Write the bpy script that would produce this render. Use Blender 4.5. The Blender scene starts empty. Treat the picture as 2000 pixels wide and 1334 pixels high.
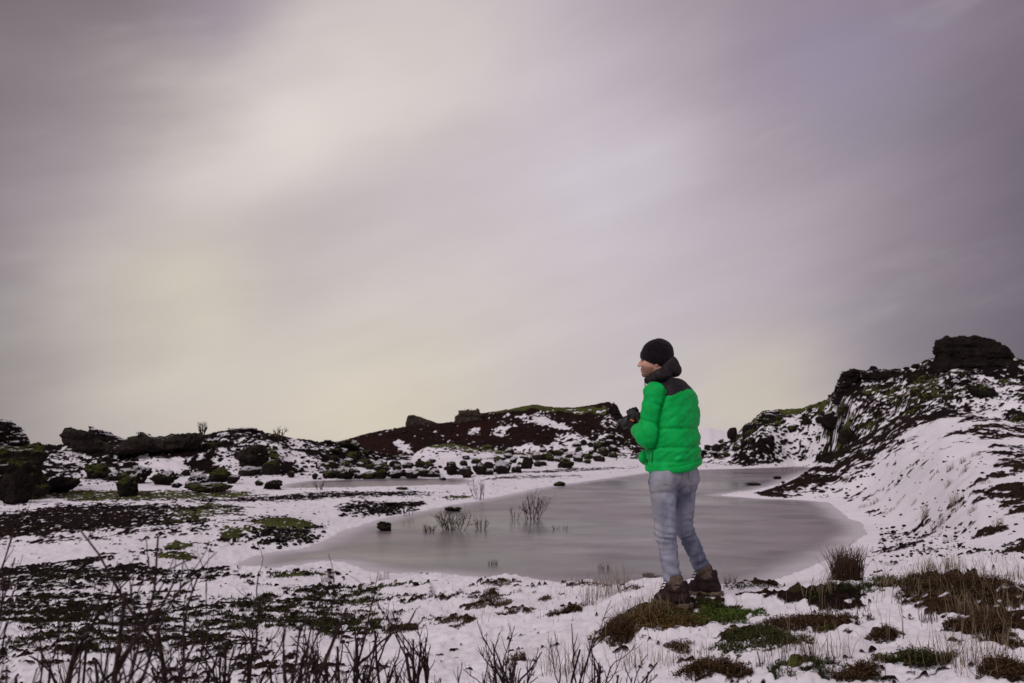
import bpy, bmesh, math, random
import numpy as np
from mathutils import Vector
random.seed(7)
RNG = np.random.default_rng(11)
SC = bpy.context.scene
COL = SC.collection
R = math.radians

# ------------------------------------------------------------------ camera
LENS = 28.0
F = LENS / 36.0 * 2000.0            # focal length in photo pixels
HORIZON = 846.0
PITCH = math.atan((HORIZON - 667.0) / F)
CZ = 2.2                            # camera height above the ice
CP, SP = math.cos(PITCH), math.sin(PITCH)
cam_d = bpy.data.cameras.new('camera'); cam = bpy.data.objects.new('camera', cam_d); COL.objects.link(cam)
cam.location = (0, 0, CZ); cam.rotation_euler = (math.pi / 2 + PITCH, 0, 0)
cam_d.lens = LENS; cam_d.sensor_width = 36.0; cam_d.clip_start = 0.05; cam_d.clip_end = 9000
cam_d.dof.use_dof = True; cam_d.dof.focus_distance = 5.6; cam_d.dof.aperture_fstop = 4.0
SC.camera = cam
SC.view_settings.view_transform = 'Standard'; SC.view_settings.look = 'None'
SC.view_settings.gamma = 1.0; SC.view_settings.use_curve_mapping = False
SC.view_settings.exposure = 0.0
SC.render.resolution_x = 1024; SC.render.resolution_y = 683
try:
    SC.cycles.max_bounces = 6; SC.cycles.diffuse_bounces = 3; SC.cycles.glossy_bounces = 3
    SC.cycles.use_denoising = True
except Exception:
    pass

def pdir(px, py):
    """unit direction in the world seen at a photo pixel"""
    x = (px - 1000.0) / F; u = (667.0 - py) / F
    v = Vector((x, CP - u * SP, SP + u * CP)); v.normalize(); return v
def at(px, py, d):
    """world point seen at a photo pixel, at depth d metres north of the camera"""
    x = (px - 1000.0) / F; u = (667.0 - py) / F
    k = d / (CP - u * SP)
    return np.array([x * k, d, CZ + (SP + u * CP) * k])
def at_z(px, py, z):
    """world point seen at a photo pixel on the level z"""
    x = (px - 1000.0) / F; u = (667.0 - py) / F
    k = (z - CZ) / (SP + u * CP)
    return np.array([x * k, (CP - u * SP) * k, z])
def at_dz(px, d, z):
    zc = d * CP + (z - CZ) * SP
    return np.array([(px - 1000.0) / F * zc, d, z])
def to_px(p):
    x, y, z = p[0], p[1], p[2] - CZ
    zc = y * CP + z * SP; yc = -y * SP + z * CP
    return 1000 + F * x / zc, 667 - F * yc / zc

# ------------------------------------------------------------------ world
SUN_EL, SUN_AZ = 42.0, -142.0        # azimuth from north (camera axis), negative = left
world = bpy.data.worlds.new('World'); SC.world = world; world.use_nodes = True
def build_world():
    nt = world.node_tree; nt.nodes.clear()
    N = nt.nodes.new; L = nt.links.new
    out = N('ShaderNodeOutputWorld'); bg = N('ShaderNodeBackground'); L(bg.outputs[0], out.inputs[0])
    bg.inputs['Strength'].default_value = 0.1
    sky = N('ShaderNodeTexSky'); sky.sky_type = 'NISHITA'; sky.sun_disc = False
    sky.sun_elevation = R(SUN_EL); sky.sun_rotation = R(SUN_AZ)
    tc = N('ShaderNodeTexCoord')
    def math_(op, a, b=None):
        n = N('ShaderNodeMath'); n.operation = op
        for i, v in enumerate((a, b)):
            if v is None: continue
            if isinstance(v, (int, float)): n.inputs[i].default_value = v
            else: L(v, n.inputs[i])
        return n.outputs[0]
    def vmath(op, a, b=None):
        n = N('ShaderNodeVectorMath'); n.operation = op
        for i, v in enumerate((a, b)):
            if v is None: continue
            if isinstance(v, (tuple, Vector)): n.inputs[i].default_value = tuple(v)
            else: L(v, n.inputs[i])
        return n
    def noise(vec, scale, detail=4, rough=0.5):
        n = N('ShaderNodeTexNoise'); n.inputs['Scale'].default_value = scale
        n.inputs['Detail'].default_value = detail; n.inputs['Roughness'].default_value = rough
        L(vec, n.inputs['Vector']); return n
    d = tc.outputs['Generated']
    sep = N('ShaderNodeSeparateXYZ'); L(d, sep.inputs[0])
    z = math_('MAXIMUM', sep.outputs[2], 0.0)
    up = N('ShaderNodeCombineXYZ'); L(sep.outputs[0], up.inputs[0]); L(sep.outputs[1], up.inputs[1]); L(math_('MAXIMUM', sep.outputs[2], 0.03), up.inputs[2]); L(up.outputs[0], sky.inputs['Vector'])   # hazy air below the horizon line keeps the horizon's colour
    # a flat cloud deck: direction divided by height gives streets that flatten to the horizon
    inv = math_('DIVIDE', 1.0, math_('ADD', z, 0.16))
    cv = N('ShaderNodeCombineXYZ'); L(math_('MULTIPLY', sep.outputs[0], inv), cv.inputs[0]); L(math_('MULTIPLY', sep.outputs[1], inv), cv.inputs[1])
    # cloud streets drawn out along a line rising to the right
    m1 = N('ShaderNodeMapping'); L(d, m1.inputs[0]); m1.inputs['Rotation'].default_value = (0, R(16), 0)
    mp = N('ShaderNodeMapping'); L(m1.outputs[0], mp.inputs[0]); mp.inputs['Scale'].default_value = (0.9, 1.0, 3.4)
    nb = noise(mp.outputs[0], 2.0, 6, 0.52); ns = noise(mp.outputs[0], 5.5, 7, 0.56)
    wob = noise(mp.outputs[0], 2.4, 6, 0.55)
    w1 = vmath('SUBTRACT', wob.outputs['Color'], (0.5, 0.5, 0.5)); w2 = N('ShaderNodeVectorMath'); w2.operation = 'SCALE'; L(w1.outputs[0], w2.inputs[0]); w2.inputs['Scale'].default_value = 0.15
    dn = vmath('NORMALIZE', vmath('ADD', d, w2.outputs[0]).outputs[0]).outputs[0]
    def lobe(px, py, deg):
        k = 1.0 / (1 - math.cos(R(deg)))
        dt = vmath('DOT_PRODUCT', dn, pdir(px, py)).outputs['Value']
        return math_('EXPONENT', math_('MULTIPLY', math_('SUBTRACT', dt, 1.0), k))
    # dim grey-mauve stratus
    cur = None
    def rgb(c):
        n = N('ShaderNodeRGB'); n.outputs[0].default_value = (*c, 1); return n.outputs[0]
    def mix(a, b, fac, mode='MIX'):
        n = N('ShaderNodeMix'); n.data_type = 'RGBA'; n.blend_type = mode; n.clamp_factor = True
        if isinstance(fac, (int, float)): n.inputs[0].default_value = fac
        else: L(fac, n.inputs[0])
        for s, v in ((6, a), (7, b)):
            if isinstance(v, tuple): n.inputs[s].default_value = (*v, 1)
            else: L(v, n.inputs[s])
        return n.outputs[2]
    cur = rgb(SKY_BASE)
    for (px, py, deg, col, amt) in SKY_LOBES:
        w = math_('MULTIPLY', lobe(px, py, deg), amt)
        cur = mix(cur, col, w)
    # cloud texture: broad light and dark streets, thin bright wisps
    def ramp(lo, hi, v):
        n = N('ShaderNodeMapRange'); n.interpolation_type = 'SMOOTHSTEP'; n.inputs[1].default_value = lo; n.inputs[2].default_value = hi; L(v, n.inputs[0]); return n.outputs[0]
    mul = math_('ADD', math_('MULTIPLY', ramp(.30, .70, nb.outputs['Fac']), 0.14), 0.935)
    mulc = N('ShaderNodeCombineColor')
    for i in range(3): L(mul, mulc.inputs[i])
    cur = mix(cur, mulc.outputs[0], 1.0, 'MULTIPLY')
    cur = mix(cur, (0.70, 0.645, 0.65), math_('MULTIPLY', ramp(.52, .80, ns.outputs['Fac']), 0.12))
    # the clouds let a little of the clear sky's colour through
    ten = N('ShaderNodeVectorMath'); ten.operation = 'SCALE'; L(cur, ten.inputs[0]); ten.inputs['Scale'].default_value = 10.0
    fin = mix(ten.outputs[0], sky.outputs[0], 0.04)
    L(fin, bg.inputs['Color'])
SKY_BASE = (0.38, 0.32, 0.365)
SKY_LOBES = [  # photo pixel, size in degrees, linear colour, amount
    (1020, 460, 28, (0.62, 0.545, 0.605), 0.97),
    (900, 760, 14, (0.62, 0.555, 0.515), 0.7),
    (-120, 30, 17, (0.085, 0.066, 0.085), 0.97),
    (-190, 480, 13, (0.19, 0.155, 0.168), 0.93),
    (160, 60, 9, (0.20, 0.162, 0.172), 0.75),
    (150, 280, 7, (0.28, 0.23, 0.25), 0.6),
    (-20, 800, 7, (0.24, 0.21, 0.215), 0.7),
    (2100, 600, 11, (0.075, 0.058, 0.080), 0.97),
    (2160, 220, 16, (0.12, 0.092, 0.122), 0.95),
    (1880, 570, 6, (0.26, 0.21, 0.25), 0.5),
    (1500, 450, 9, (0.52, 0.455, 0.50), 0.5),
    (1640, -80, 12, (0.26, 0.21, 0.25), 0.75),
    (410, 345, 5, (0.74, 0.675, 0.60), 0.9),
    (545, 250, 5.5, (0.79, 0.725, 0.665), 0.92),
    (700, 165, 6, (0.71, 0.645, 0.60), 0.85),
    (850, 60, 7, (0.64, 0.575, 0.55), 0.7),
    (330, 480, 9, (0.53, 0.46, 0.49), 0.6),
    (345, 590, 5, (0.72, 0.655, 0.54), 0.85),
    (230, 690, 6, (0.57, 0.52, 0.46), 0.7),
    (480, 770, 7, (0.66, 0.60, 0.48), 0.35),
    (740, 805, 8, (0.68, 0.62, 0.48), 0.7),
    (1400, 775, 4, (0.65, 0.59, 0.46), 0.5),
    (1520, 765, 4, (0.65, 0.59, 0.46), 0.5),
    (1150, 385, 4, (0.66, 0.605, 0.665), 0.5),
    (1280, 340, 4, (0.64, 0.585, 0.655), 0.45),
    (1640, 110, 5, (0.33, 0.285, 0.42), 0.5),
    (440, 30, 3.5, (0.29, 0.235, 0.34), 0.3),
]
build_world()
sun_d = bpy.data.lights.new('sun', 'SUN'); sun = bpy.data.objects.new('sun', sun_d); COL.objects.link(sun)
sun_d.energy = 1.35; sun_d.angle = R(28); sun_d.color = (1.0, 0.95, 0.93)
_s = Vector((math.sin(R(SUN_AZ)) * math.cos(R(SUN_EL)), math.cos(R(SUN_AZ)) * math.cos(R(SUN_EL)), math.sin(R(SUN_EL))))
sun.rotation_euler = _s.to_track_quat('Z', 'Y').to_euler()

# ------------------------------------------------------------------ numpy noise
_perm = np.random.default_rng(3).permutation(256).astype(np.int64); _perm = np.concatenate([_perm, _perm, _perm]).astype(np.int32)
_grad = np.random.default_rng(4).normal(size=(256, 3)); _grad /= np.linalg.norm(_grad, axis=1)[:, None]
_grad = _grad.astype(np.float32)
def perlin(P):
    """gradient noise; the last axis holds two or three coordinates"""
    P = np.asarray(P); i = np.floor(P).astype(np.int32); f = (P - i).astype(np.float32); i &= 255
    u = f * f * f * (f * (f * 6 - 15) + 10); three = P.shape[-1] == 3
    fx, fy = f[..., 0], f[..., 1]; out = np.zeros(P.shape[:-1], np.float32)
    for dx in (0, 1):
        wx = u[..., 0] if dx else 1 - u[..., 0]
        a = _perm[i[..., 0] + dx]
        for dy in (0, 1):
            w = wx * (u[..., 1] if dy else 1 - u[..., 1]); b = _perm[a + i[..., 1] + dy]
            for dz in ((0, 1) if three else (0,)):
                g = _grad[_perm[b + i[..., 2] + dz]] if three else _grad[_perm[b]]
                v = g[..., 0] * (fx - dx) + g[..., 1] * (fy - dy)
                if three: v = (v + g[..., 2] * (f[..., 2] - dz)) * (u[..., 2] if dz else 1 - u[..., 2])
                out += w * v
    return out * (1.6 if three else 1.75)
def fbm(P, scale=1.0, octv=4, gain=0.5, lac=2.03, seed=0):
    P = np.asarray(P)
    if P.shape[-1] == 3 and P.size > 9000 and np.ptp(P[..., 2]) == 0: P = P[..., :2]
    P = P * scale + seed * 17.31
    a, s, t = 1.0, 0.0, 0.0
    for _ in range(octv):
        s = s + a * perlin(P); t += a; a *= gain; P = P * lac + 5.7
    return s / t
def sstep(a, b, x):
    t = np.clip((x - a) / (b - a), 0, 1); return t * t * (3 - 2 * t)
def xy0(x, y, z=0.0):
    return np.stack([x, y, np.zeros_like(x) + z], -1)

# ------------------------------------------------------------------ object helpers
def tag(o, label=None, cat=None, group=None, kind=None):
    if label: o['label'] = label
    if cat: o['category'] = cat
    if group: o['group'] = group
    if kind: o['kind'] = kind
    return o
def empty(name, loc):
    o = bpy.data.objects.new(name, None); COL.objects.link(o); o.location = loc; o.empty_display_size = 0.1
    return o
def mesh_np(name, V, Fc, mat=None, parent=None, smooth=True, attrs=None, loc=None):
    V = np.asarray(V, dtype=np.float32); Fc = np.asarray(Fc, dtype=np.int32)
    me = bpy.data.meshes.new(name)
    me.vertices.add(len(V)); me.vertices.foreach_set('co', V.ravel())
    n, k = Fc.shape
    me.loops.add(n * k); me.loops.foreach_set('vertex_index', Fc.ravel())
    me.polygons.add(n); me.polygons.foreach_set('loop_start', np.arange(n, dtype=np.int32) * k)
    me.polygons.foreach_set('use_smooth', np.full(n, smooth, dtype=bool))
    if attrs:
        for a, v in attrs.items():
            at_ = me.attributes.new(a, 'FLOAT', 'POINT'); at_.data.foreach_set('value', np.asarray(v, dtype=np.float32))
    me.update(calc_edges=True); me.validate()
    if mat: me.materials.append(mat)
    o = bpy.data.objects.new(name, me); COL.objects.link(o)
    if parent: o.parent = parent
    if loc is not None: o.location = loc
    return o

# ------------------------------------------------------------------ materials
def new_mat(name):
    m = bpy.data.materials.new(name); m.use_nodes = True
    return m, m.node_tree, m.node_tree.nodes['Principled BSDF']
class NB:
    """small node-tree writer"""
    def __init__(s, nt): s.nt = nt
    def n(s, t): return s.nt.nodes.new(t)
    def l(s, a, b): s.nt.links.new(a, b)
    def m(s, op, a, b=None, c=None):
        n = s.n('ShaderNodeMath'); n.operation = op
        for i, v in enumerate((a, b, c)):
            if v is None: continue
            if isinstance(v, (int, float)): n.inputs[i].default_value = v
            else: s.l(v, n.inputs[i])
        return n.outputs[0]
    def noise(s, vec, scale, detail=4, rough=0.55):
        n = s.n('ShaderNodeTexNoise'); n.inputs['Scale'].default_value = scale
        n.inputs['Detail'].default_value = detail; n.inputs['Roughness'].default_value = rough
        if vec is not None: s.l(vec, n.inputs['Vector'])
        return n.outputs['Fac']
    def mix(s, a, b, fac):
        n = s.n('ShaderNodeMix'); n.data_type = 'RGBA'
        if isinstance(fac, (int, float)): n.inputs[0].default_value = fac
        else: s.l(fac, n.inputs[0])
        for k, v in ((6, a), (7, b)):
            if isinstance(v, tuple): n.inputs[k].default_value = (*v, 1)
            else: s.l(v, n.inputs[k])
        return n.outputs[2]
    def step(s, lo, hi, v):
        n = s.n('ShaderNodeMapRange'); n.interpolation_type = 'SMOOTHSTEP'
        n.inputs[1].default_value = lo; n.inputs[2].default_value = hi; s.l(v, n.inputs[0]); return n.outputs[0]
    def attr(s, name):
        n = s.n('ShaderNodeAttribute'); n.attribute_name = name; return n.outputs['Fac']
    def obj(s): return s.n('ShaderNodeTexCoord').outputs['Object']
    def pos(s): return s.n('ShaderNodeNewGeometry').outputs['Position']
    def rand(s): return s.n('ShaderNodeObjectInfo').outputs['Random']
    def bump(s, h, strength, dist, bsdf):
        n = s.n('ShaderNodeBump'); n.inputs['Strength'].default_value = strength; n.inputs['Distance'].default_value = dist
        s.l(h, n.inputs['Height']); s.l(n.outputs[0], bsdf.inputs['Normal'])

SNOW = (0.80, 0.765, 0.80)
def mat_ground():
    m, nt, b = new_mat('ground_cover'); q = NB(nt); p = q.pos()
    big = q.noise(p, 0.9, 5); mid = q.noise(p, 7, 5, 0.65); fine = q.noise(p, 38, 4, 0.7)
    soil = q.mix((0.004, 0.0025, 0.0025), (0.020, 0.012, 0.011), q.step(0.35, 0.7, fine))
    red = q.mix((0.010, 0.0045, 0.004), (0.038, 0.0145, 0.011), q.step(0.35, 0.68, mid))
    moss = q.mix((0.014, 0.016, 0.006), (0.135, 0.145, 0.038), q.step(0.36, 0.66, q.m('ADD', q.m('MULTIPLY', fine, 0.5), q.m('ADD', q.m('MULTIPLY', mid, 0.3), q.m('MULTIPLY', big, 0.2)))))
    heath = q.mix((0.018, 0.011, 0.007), (0.085, 0.050, 0.024), q.step(0.35, 0.7, fine))
    c = q.mix(soil, red, q.attr('red')); c = q.mix(c, heath, q.attr('heath'))
    mf = q.step(0.38, 0.68, q.m('ADD', q.attr('moss'), q.m('ADD', q.m('MULTIPLY', q.m('SUBTRACT', mid, 0.5), 1.2), q.m('MULTIPLY', q.m('SUBTRACT', big, 0.5), 1.0))))
    c = q.mix(c, moss, mf)
    snowc = q.mix(SNOW, (0.72, 0.68, 0.71), q.step(0.45, 0.75, big))
    sf = q.step(0.30, 0.74, q.m('ADD', q.attr('snow'), q.m('MULTIPLY', q.m('SUBTRACT', fine, 0.5), 1.1)))
    c = q.mix(c, snowc, sf)
    q.l(c, b.inputs['Base Color'])
    b.inputs['Roughness'].default_value = 0.95; b.inputs['Specular IOR Level'].default_value = 0.04
    h = q.m('MULTIPLY', q.m('ADD', q.m('MULTIPLY', mid, 0.8), fine), q.m('SUBTRACT', 1.15, sf))
    q.bump(h, 0.7, 0.05, b)
    return m
def mat_ice():
    m, nt, b = new_mat('pond_ice'); q = NB(nt); p = q.pos()
    mp = q.n('ShaderNodeMapping'); q.l(p, mp.inputs[0]); mp.inputs['Scale'].default_value = (0.55, 1.0, 1); mp.inputs['Rotation'].default_value = (0, 0, R(8))
    big = q.noise(mp.outputs[0], 0.16, 5, 0.5); mid = q.noise(mp.outputs[0], 0.8, 6, 0.6); fine = q.noise(p, 9, 4, 0.6)
    c = q.mix((0.034, 0.024, 0.028), (0.205, 0.166, 0.178), q.step(0.40, 0.58, q.m('ADD', q.m('MULTIPLY', big, 0.6), q.m('MULTIPLY', mid, 0.4))))
    sh = q.attr('shore')                       # metres inside the shoreline
    dust = q.m('SUBTRACT', 1.0, q.step(0.0, 0.9, q.m('ADD', sh, q.m('MULTIPLY', q.m('SUBTRACT', mid, 0.5), 1.2))))
    c = q.mix(c, (0.62, 0.59, 0.61), q.m('MULTIPLY', dust, 0.8))
    pat = q.step(0.60, 0.76, mid)
    c = q.mix(c, (0.40, 0.36, 0.37), q.m('MULTIPLY', pat, 0.35))
    q.l(c, b.inputs['Base Color'])
    r = q.m('ADD', q.m('MULTIPLY', q.step(0.35, 0.65, big), 0.20), 0.19); r = q.m('ADD', r, q.m('MULTIPLY', dust, 0.4))
    q.l(r, b.inputs['Roughness']); b.inputs['Specular IOR Level'].default_value = 0.26
    q.bump(q.m('ADD', mid, q.m('MULTIPLY', fine, 0.15)), 0.06, 0.05, b)
    return m
def mat_rock(name, dark, light, moss, snow, mosscol=(0.115, 0.125, 0.03)):
    m, nt, b = new_mat(name); q = NB(nt); p = q.pos()
    geo = q.n('ShaderNodeNewGeometry'); sep = q.n('ShaderNodeSeparateXYZ'); q.l(geo.outputs['Normal'], sep.inputs[0]); nz = sep.outputs[2]
    mid = q.noise(p, 2.2, 6, 0.65); fine = q.noise(p, 13, 5, 0.7); big = q.noise(p, 0.8, 4)
    c = q.mix(dark, light, q.step(0.33, 0.70, q.m('ADD', q.m('MULTIPLY', mid, 0.5), q.m('MULTIPLY', fine, 0.5))))
    mc = q.mix((mosscol[0] * .25, mosscol[1] * .25, mosscol[2] * .25), mosscol, q.step(0.36, 0.66, fine))
    mv = q.m('ADD', q.m('ADD', q.m('MULTIPLY', nz, 0.9), q.m('MULTIPLY', q.m('SUBTRACT', mid, 0.5), 2.2)), moss - 0.95)
    c = q.mix(c, mc, q.step(0.0, 0.18, mv))
    sv = q.m('ADD', q.m('ADD', q.m('MULTIPLY', nz, 0.8), q.m('MULTIPLY', q.m('SUBTRACT', fine, 0.5), 1.1)), q.m('ADD', q.m('ADD', q.m('MULTIPLY', q.m('SUBTRACT', big, 0.5), 1.6), q.m('MULTIPLY', q.m('SUBTRACT', q.rand(), 0.55), 0.55)), snow - 1.0))
    c = q.mix(c, SNOW, q.step(0.0, 0.10, sv))
    q.l(c, b.inputs['Base Color']); b.inputs['Roughness'].default_value = 0.93; b.inputs['Specular IOR Level'].default_value = 0.12
    q.bump(q.m('ADD', mid, q.m('MULTIPLY', fine, 0.8)), 1.0, 0.30, b)
    return m
def mat_plain(name, c0, c1, scale=30, rough=0.8, spec=0.2, bump=0.3, bdist=0.01, space='pos', lo=0.35, hi=0.68):
    m, nt, b = new_mat(name); q = NB(nt); p = q.pos() if space == 'pos' else q.obj()
    n = q.noise(p, scale, 5, 0.6)
    q.l(q.mix(c0, c1, q.step(lo, hi, n)), b.inputs['Base Color'])
    b.inputs['Roughness'].default_value = rough; b.inputs['Specular IOR Level'].default_value = spec
    if bump: q.bump(n, bump, bdist, b)
    return m
def mat_blade(name, low, tip):
    """plant blades: colour from root to tip (attribute 'tip') and from stem to stem (attribute 'var')"""
    m, nt, b = new_mat(name); q = NB(nt)
    c = q.mix(low, tip, q.attr('tip')); v = q.attr('var')
    c = q.mix(c, (low[0] * .5, low[1] * .45, low[2] * .4), q.m('MULTIPLY', v, 0.7))
    q.l(c, b.inputs['Base Color']); b.inputs['Roughness'].default_value = 0.85; b.inputs['Specular IOR Level'].default_value = 0.1
    return m
M = {}
M['ground'] = mat_ground(); M['ice'] = mat_ice()
M['rock'] = mat_rock('lava_rock', (0.008, 0.005, 0.005), (0.046, 0.032, 0.027), 0.10, 0.22)
M['rock_bare'] = mat_rock('bare_lava_rock', (0.011, 0.008, 0.0065), (0.088, 0.069, 0.056), 0.10, -0.12)
M['rock_snow'] = mat_rock('snowy_lava_rock', (0.012, 0.008, 0.007), (0.055, 0.040, 0.034), 0.25, 0.50)
M['rock_moss'] = mat_rock('mossy_lava_rock', (0.010, 0.007, 0.006), (0.052, 0.042, 0.029), 0.64, 0.33)
M['rock_pale'] = mat_rock('pale_lava_rock', (0.040, 0.030, 0.024), (0.135, 0.110, 0.085), 0.25, -0.15)
M['bark'] = mat_plain('twig_bark', (0.010, 0.005, 0.005), (0.048, 0.025, 0.022), 40, 0.8, 0.15, 0.3, 0.004)
M['bark_far'] = mat_plain('thin_twig_bark', (0.030, 0.017, 0.015), (0.085, 0.050, 0.042), 20, 0.8, 0.1, 0)
M['bark_gold'] = mat_plain('tan_twig_bark', (0.10, 0.070, 0.035), (0.20, 0.145, 0.075), 20, 0.8, 0.1, 0)
M['straw'] = mat_blade('dry_grass', (0.13, 0.095, 0.060), (0.36, 0.28, 0.19))
M['rush'] = mat_blade('brown_rush', (0.035, 0.020, 0.013), (0.15, 0.088, 0.062))
M['heath'] = mat_blade('heather_brown', (0.030, 0.018, 0.010), (0.110, 0.062, 0.030))
M['heath_gold'] = mat_blade('heather_gold', (0.045, 0.026, 0.011), (0.185, 0.115, 0.035))
M['heath_green'] = mat_blade('crowberry_green', (0.020, 0.020, 0.008), (0.080, 0.085, 0.026))
M['mossy'] = mat_blade('bright_moss', (0.030, 0.045, 0.008), (0.120, 0.180, 0.030))
M['turf'] = mat_plain('dark_turf', (0.008, 0.006, 0.005), (0.045, 0.038, 0.018), 14, 0.95, 0.05, 0.9, 0.05)

# ------------------------------------------------------------------ terrain heights
TH = np.concatenate([np.arange(-180, -46, 2.5), np.arange(-46, 46.001, 0.112), np.arange(48.0, 180.1, 2.5)]); TH[-1] = 180.0
THR = np.radians(TH)
RR = np.unique(np.concatenate([np.geomspace(0.25, 3, 36), np.geomspace(3, 22, 320), np.geomspace(22, 33, 150), np.geomspace(33, 64, 250), np.geomspace(64, 92, 100), np.geomspace(92, 110, 15), np.geomspace(110, 6000, 40)]))
LR = np.log(RR)
BASE = {   # photo column: depth, height above the ice
    -700: [(0.3, 1.05), (3, 1.0), (5, .80), (8, .55), (12, .40), (20, .40), (30, .5), (60, .4), (110, -1.5), (300, -9), (3000, -85)],
    0:    [(0.3, 1.02), (3, .93), (4.6, .74), (7.5, .42), (12, .18), (16, .14), (25, .14), (45, .25), (70, .3), (110, -1.5), (300, -9), (3000, -85)],
    250:  [(0.3, 1.02), (3, .95), (4.6, .76), (7.5, .43), (11, .20), (13, .22), (16, .22), (22, .18), (45, .25), (70, .3), (110, -1.5), (300, -9), (3000, -85)],
    450:  [(0.3, 1.02), (3, .97), (4.5, .80), (7.5, .46), (11, .22), (13, .14), (16, .30), (18, .32), (22, .22), (35, .15), (45, .25), (70, .3), (110, -1.5), (300, -9), (3000, -85)],
    700:  [(0.3, 1.05), (3, 1.0), (4, .92), (8, .42), (11.5, .22), (13, .1), (17, .12), (22, .22), (35, .15), (45, .25), (70, .5), (110, -1.5), (300, -9), (3000, -85)],
    850:  [(0.3, 1.05), (3, 1.0), (4.2, .92), (7, .58), (10.5, .42), (11.6, .2), (12.6, 0), (14, -.2), (30, .15), (45, .3), (70, .5), (110, -1.5), (300, -9), (3000, -85)],
    1000: [(0.3, 1.05), (3, 1.02), (4.2, .95), (6.2, .72), (9.3, .62), (10.2, .35), (11.5, 0), (13, -.3), (35, .1), (50, .35), (75, .7), (110, -1.5), (300, -9), (3000, -85)],
    1150: [(0.3, 1.08), (3, 1.05), (4.2, .98), (6, .86), (8.2, .76), (9.2, .4), (11, 0), (13, -.3), (40, .1), (55, .35), (75, .7), (110, -1.5), (300, -9), (3000, -85)],
    1260: [(0.3, 1.08), (3, 1.08), (4.4, 1.02), (5.5, 1.03), (7.3, .92), (8.2, .5), (10, 0), (13, -.3), (45, .1), (60, .3), (75, .6), (110, -1.5), (300, -9), (3000, -85)],
    1450: [(0.3, 1.10), (3, 1.12), (4.4, 1.06), (5.6, 1.06), (6.9, .93), (7.8, .55), (9.6, 0), (13, -.3), (50, .1), (60, .3), (75, .5), (110, -1.5), (300, -9), (3000, -85)],
    1560: [(0.3, 1.12), (3, 1.14), (4.4, 1.10), (5.6, 1.08), (7, .90), (9, .55), (11.5, .1), (13, -.1), (50, .1), (60, .3), (75, .5), (110, -1.5), (300, -9), (3000, -85)],
    1660: [(0.3, 1.12), (3, 1.16), (4.4, 1.14), (5.6, 1.10), (7, .95), (10, .60), (14, .15), (18, .1), (50, .1), (75, .5), (110, -1.5), (300, -9), (3000, -85)],
    1850: [(0.3, 1.14), (3, 1.20), (4.4, 1.20), (5.8, 1.22), (7, 1.02), (9, .90), (12, .75), (18, .6), (50, .4), (75, .5), (110, -1.5), (300, -9), (3000, -85)],
    2000: [(0.3, 1.15), (3, 1.22), (4.4, 1.22), (5.8, 1.22), (7, 1.08), (9, 1.0), (12, .9), (18, .8), (50, .6), (75, .5), (110, -1.5), (300, -9), (3000, -85)],
    2900: [(0.3, 1.15), (3, 1.2), (6, 1.2), (9, 1.1), (18, 1.0), (60, .6), (110, -1.5), (300, -9), (3000, -85)],
}
def base_heights():
    cols = []
    for u, pts in BASE.items():
        P = np.array([at_dz(u, d, z) for d, z in pts])
        cols.append((np.arctan2(P[:, 0], P[:, 1]), np.log(np.hypot(P[:, 0], P[:, 1])), P[:, 2]))
    H = np.zeros((len(THR), len(RR)))
    back = lambda lr: np.interp(lr, [math.log(.3), math.log(20), math.log(110), math.log(3000)], [1.05, .9, -1.5, -85])
    for j, lr in enumerate(LR):
        th = [-math.pi] + [np.interp(lr, c[1], c[0]) for c in cols] + [math.pi]
        z = [back(lr)] + [np.interp(lr, c[1], c[2]) for c in cols] + [back(lr)]
        H[:, j] = np.interp(THR, th, z)
    k = np.hanning(21); k /= k.sum()      # soften the creases between columns
    Hp = np.pad(H, ((10, 10), (0, 0)), mode='edge')
    dense = np.abs(TH) < 44
    S = sum(k[i] * Hp[i:i + len(TH)] for i in range(21))
    H[dense] = S[dense]
    return H
T2, R2 = np.meshgrid(THR, RR, indexing='ij')
GX, GY = R2 * np.sin(T2), R2 * np.cos(T2)
GP = xy0(GX, GY)
def wrap_noise(P, scale, octv, gain=0.5, seed=0):
    return fbm(P, scale, octv, gain, seed=seed)

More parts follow.
